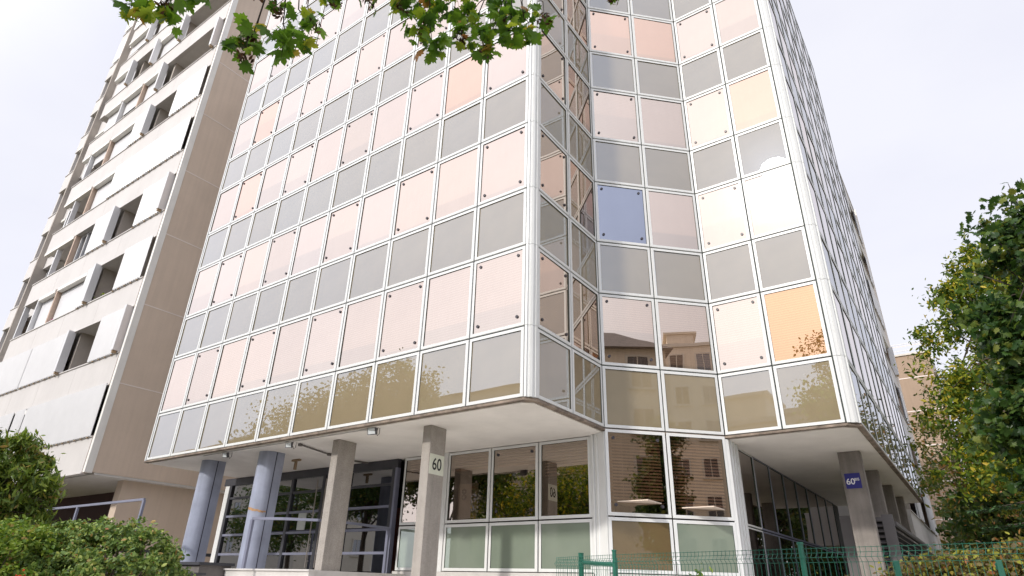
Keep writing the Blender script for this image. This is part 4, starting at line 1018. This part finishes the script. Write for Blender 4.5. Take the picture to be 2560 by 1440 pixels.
# left: thuja, rounded hedge, berry shrub
t = thing('conifer', 'yellow green conifer with dense upright sprays in front of the white tower', 'conifer', (-13.05, 3.55, 1.0))
pos, nrm, cen = blob_leaves([(-13.05, 3.6, 2.9, .85, .75, .92), (-12.72, 3.95, 2.75, .5, .5, .7), (-13.4, 3.3, 2.7, .8, .7, .95), (-12.75, 4.1, 2.2, .5, .5, .5)], 20000, .07, shell=.8, ragged=.08)
leaf_mesh('crown', pos, nrm, .12 * (.6 + .9 * rng.random(len(pos))), M['thuja'], t, 'spray', updir=np.array([0, 0, 1.0]) + rng.normal(size=(len(pos), 3)) * .5)
b = MB(); branches(b, (-13.05, 3.55, .9), (-13.05, 3.6, 3.4), cen, .09, 25); b.build('trunk', M['bark2'], t, smooth=True)
shrub('hedge', 'large clipped rounded green hedge below the blue columns', (-6.95, 3.15, 1.0), [(-6.88, 3.12, 1.42, .72, .62, .66), (-7.3, 2.95, 1.50, .6, .6, .56), (-6.60, 3.42, 1.22, .42, .42, .50)], 50000, .038, 'hedge', .032, 'shrubs at the left', 'hedge', shell=.9)
sh = shrub('berry_shrub', 'lighter green shrub with orange red berries at the lower left corner', (-7.3, 2.2, .8), [(-7.25, 2.25, 1.43, .55, .55, .60), (-7.05, 2.0, 1.28, .45, .5, .45), (-7.6, 2.45, 1.50, .55, .5, .56)], 32000, .038, 'hedge2', .036, 'shrubs at the left', shell=.9)
b = MB()
for k in range(13):
    c0 = (-6.70 + random.uniform(-.10, .05), 2.12 + random.uniform(-.35, .3), 1.45 + random.uniform(-.25, .22))
    for q in range(9):
        x, y, z = (c0[i] + random.gauss(0, .022) for i in range(3)); b.tube([(x, y, z - .008), (x, y, z - .004), (x, y, z + .004), (x, y, z + .008)], [.003, .008, .008, .003], 0, 5)
b.build('berries', M['berry'], sh)['kind'] = 'stuff'

# right: autumn trees, dark leafed tree at the edge, fir, hedge
tree('autumn_tree', 'tall tree with yellow and green leaves reaching left over the tan block', (2.3, 18.2, 1.6), (1.6, 18.0, 9.0), [(1.75, 18.0, 8.2, 1.3, 1.2, 1.6), (.35, 18.0, 7.35, .55, .5, .28), (.02, 18.0, 7.75, .45, .4, .22), (.60, 18.0, 8.75, .45, .4, .25), (.75, 18.0, 7.9, .5, .4, .35), (-.2, 18.0, 6.95, .35, .3, .3), (.35, 18.0, 6.3, .7, .6, .35), (.95, 18.0, 8.6, .45, .5, .30), (1.0, 18.0, 6.2, 1.1, 1.0, .75), (.9, 18.0, 4.6, 1.1, 1.0, 1.1), (.05, 18.0, 5.55, .7, .6, .35)], 22000, .12, 'leaf_yellow', .14, .15, 'trees right of the glass building', aspect=.42, nb=40, shell=.5)
tree('autumn_tree', 'orange tinted tree with russet sprays in front of the tan block', (1.6, 24.5, 1.6), (1.4, 24.5, 7.5), [(1.1, 24.5, 7.0, 1.4, 1.6, 1.4), (.2, 24.5, 5.8, 1.2, 1.4, 1.1), (-.74, 21.5, 5.2, .22, 2.6, 1.3), (1.6, 25.0, 5.0, 1.5, 1.5, 1.4), (2.6, 27.0, 8.0, 1.8, 2, 1.9)], 14500, .13, 'leaf_autumn', .14, .22, 'trees right of the glass building', aspect=.45, nb=36, shell=.5)
tree('broadleaf_tree', 'dark green broad leafed tree with buds at the right edge', (1.5, 9.0, 1.4), (1.5, 8.9, 5.8), [(1.35, 8.9, 5.3, .55, .5, .75), (1.25, 8.9, 4.2, .80, .7, .9), (.70, 8.9, 3.55, .42, .4, .40), (1.05, 8.9, 3.0, .75, .6, .65), (1.28, 8.9, 6.25, .10, .12, .40), (.98, 8.9, 5.55, .16, .15, .20), (.78, 8.9, 4.75, .35, .3, .30), (.62, 8.9, 5.25, .14, .14, .10)], 10500, .085, 'leaf_dark', .06, .11, 'trees right of the glass building', shape='maple', nb=46, shell=.45, bark='bark')
tree('broadleaf_tree', 'dense dark green tree far behind the fir at right', (3.2, 34, 1.6), (3.2, 34, 8.0), [(3.0, 34, 6.5, 2.4, 2.4, 2.6), (1.6, 35, 4.5, 2.2, 2.2, 2.2), (5.0, 36, 5.5, 2.6, 2.4, 2.8)], 22000, .26, 'leaf_green', .2, .4, 'trees right of the glass building')
tree('broadleaf_tree', 'low dark tree beside the white apartment facade', (.6, 46, 1.6), (.6, 46, 6.0), [(.6, 46, 5.0, 2.2, 2.4, 2.6), (.2, 48, 3.2, 2.4, 2.2, 1.8)], 16000, .28, 'leaf_green', .2, .4, 'trees right of the glass building')
ft = thing('fir_tree', 'dark fir with drooping layered branches above the scraggy hedge', 'fir tree', (1.6, 13.2, 1.5))
b = MB(); b.tube([(1.6, 13.2, 1.4), (1.6, 13.2, 3.6), (1.55, 13.2, 5.2)], [.13, .09, .02], 0, 8)
pos, nrm, upv = [], [], []
for k in range(46):
    z = 1.9 + 3.0 * (k / 46); a = k * 2.4; l = 2.3 * (1 - (z - 1.9) / 3.6) * random.uniform(.75, 1.05)
    d = np.array([math.cos(a), math.sin(a), 0]); s = np.array([1.6, 13.2, z]); e = s + d * l + np.array([0, 0, -.10 * l]); e[2] += .05
    b.tube([tuple(s), tuple((s + e) / 2 + np.array([0, 0, .1])), tuple(e)], [.03, .018, .006], 0, 4)
    side = np.array([-d[1], d[0], 0])
    for q in np.linspace(.12, 1.0, 22):
        c = s + (e - s) * q + np.array([0, 0, .2 * q * (1 - q)])
        wd = .42 * (1.1 - q)
        for sgn in (-1, 1):
            for m_ in np.linspace(.05, 1, 7):
                pos.append(c + side * sgn * wd * m_ + d * .25 * wd * m_ + np.array([0, 0, -.10 * m_ * wd]) + rng.normal(size=3) * .015)
                nrm.append(np.array([0, 0, 1.0]) + rng.normal(size=3) * .35); upv.append(d * .8 + side * sgn * .8)
b.build('trunk', M['bark'], ft, smooth=True)
leaf_mesh('crown', np.array(pos), np.array(nrm), .12, M['fir'], ft, 'spray', updir=np.array(upv))
shrub('hedge', 'scraggy reddish and yellow green hedge behind the wire fence at right', (-.2, 9.9, 1.2), [(-.75, 9.9, 1.62, .42, .4, .42), (-.25, 9.9, 1.68, .5, .5, .45), (.25, 10.0, 1.72, .5, .5, .5), (.75, 10.0, 1.78, .5, .5, .5)], 17000, .055, 'scrag', .08, cat='hedge', shell=.75, twigs=200, bark='bark2')
shrub('small_shrub', 'small leafy shrub poking up before the fence under the glass corner', (-2.6, 7.6, 1.3), [(-2.75, 7.7, 1.62, .14, .12, .14), (-2.3, 7.5, 1.58, .14, .1, .12)], 260, .06, 'hedge2', .05, cat='shrub', shell=.4)
shrub('small_shrub', 'thin reddish twiggy shrub at the foot of the 60 BIS pillar', (-1.55, 9.0, 1.3), [(-1.55, 9.0, 1.72, .16, .12, .14)], 180, .04, 'scrag', .07, cat='shrub', shell=.4, twigs=30)

# ------------------------------------------------------------------ green wire fence
def mesh_panel(b, a, c, z0, z1):
    a, c = Vector(a), Vector(c); l = (c - a).length; d = (c - a) / l; nrm_ = Vector((d.y, -d.x, 0)); rw = .0026
    def prof(z):
        f = z1 - z
        for q in (.088, .55):
            if abs(f - q) < .04: return .032 * (1 - abs(f - q) / .04)
        return 0.0
    zs = [z1, z1 - .048, z1 - .088, z1 - .128, z1 - .51, z1 - .55, z1 - .59, z0]
    n = int(l / .05)
    for k in range(n + 1):
        p = a + d * (l * k / n)
        b.tube([(p.x + nrm_.x * prof(z), p.y + nrm_.y * prof(z), z) for z in zs], rw, 0, 4, False)
    for z in (z1 - .008, z1 - .048, z1 - .088, z1 - .128, z1 - .33, z1 - .51, z1 - .55, z1 - .59, z1 - .8, z0 + .05):
        if z < z0: continue
        o = prof(z) + .004
        b.tube([(a.x + nrm_.x * o, a.y + nrm_.y * o, z), (c.x + nrm_.x * o, c.y + nrm_.y * o, z)], rw * 1.1, 0, 4, False)
ZF = .40 + EYE
fe = thing('wire_fence', 'green welded wire mesh fence with round capped posts along the garden', 'fence', (-1.43, 6.75, .9))
FP = [(-5.05, 8.25), (-3.81, 7.60), (-1.43, 6.75), (.95, 5.95), (3.3, 5.2)]
for a, c in zip(FP[:-1], FP[1:]):
    b = MB(); mesh_panel(b, (*a, 0), (*c, 0), .8, ZF); b.build('mesh_panel', M['green_metal'], fe)
for k, p in enumerate(FP[1:]):
    b = MB(); b.tube([(*p, .7), (*p, ZF + .035)], .025, 0, 12); b.tube([(*p, ZF + .03), (*p, ZF + .05)], .031, 0, 12); b.build('post', M['green_metal'], fe)
gt = thing('wire_gate', 'green wire gate standing open behind the fence corner with latch bar', 'gate', (-4.6, 8.1, .9))
b = MB(); mesh_panel(b, (-5.05, 8.25, 0), (-3.9, 9.1, 0), .8, ZF - .02); b.build('mesh_panel', M['green_metal'], gt)
b = MB(); b.tube([(-4.52, 8.02, .7), (-4.52, 8.02, ZF + .03)], .036, 0, 10); b.tube([(-4.52, 8.02, ZF + .03), (-4.52, 8.02, ZF + .04)], .041, 0, 10); b.build('post', M['green_metal'], gt)
b = MB(); b.tube([(-4.05, 8.10, .7), (-4.05, 8.10, ZF - .02)], .032, 0, 8); b.build('post', M['green_metal'], gt)
b = MB(); b.tube([(-4.52, 8.02, ZF - .08), (-4.05, 8.10, ZF - .10)], .028, 0, 6); b.build('latch_bar', M['green_metal'], gt)
for x, y, lab in ((-.92, 9.3, 'short green post at the left end of the scraggy hedge'), (.08, 9.2, 'short green post in the middle of the scraggy hedge')):
    b = MB(); b.box(x - .03, y - .02, 1.2, x + .03, y + .02, 2.0); b.box(x - .04, y - .03, 1.9, x - .03, y + .03, 1.97)
    tag(soft_bevel(b.build('fence_post', M['green_metal'], loc=(x, y, 1.2))), lab, 'post', 'short green posts in the hedge')
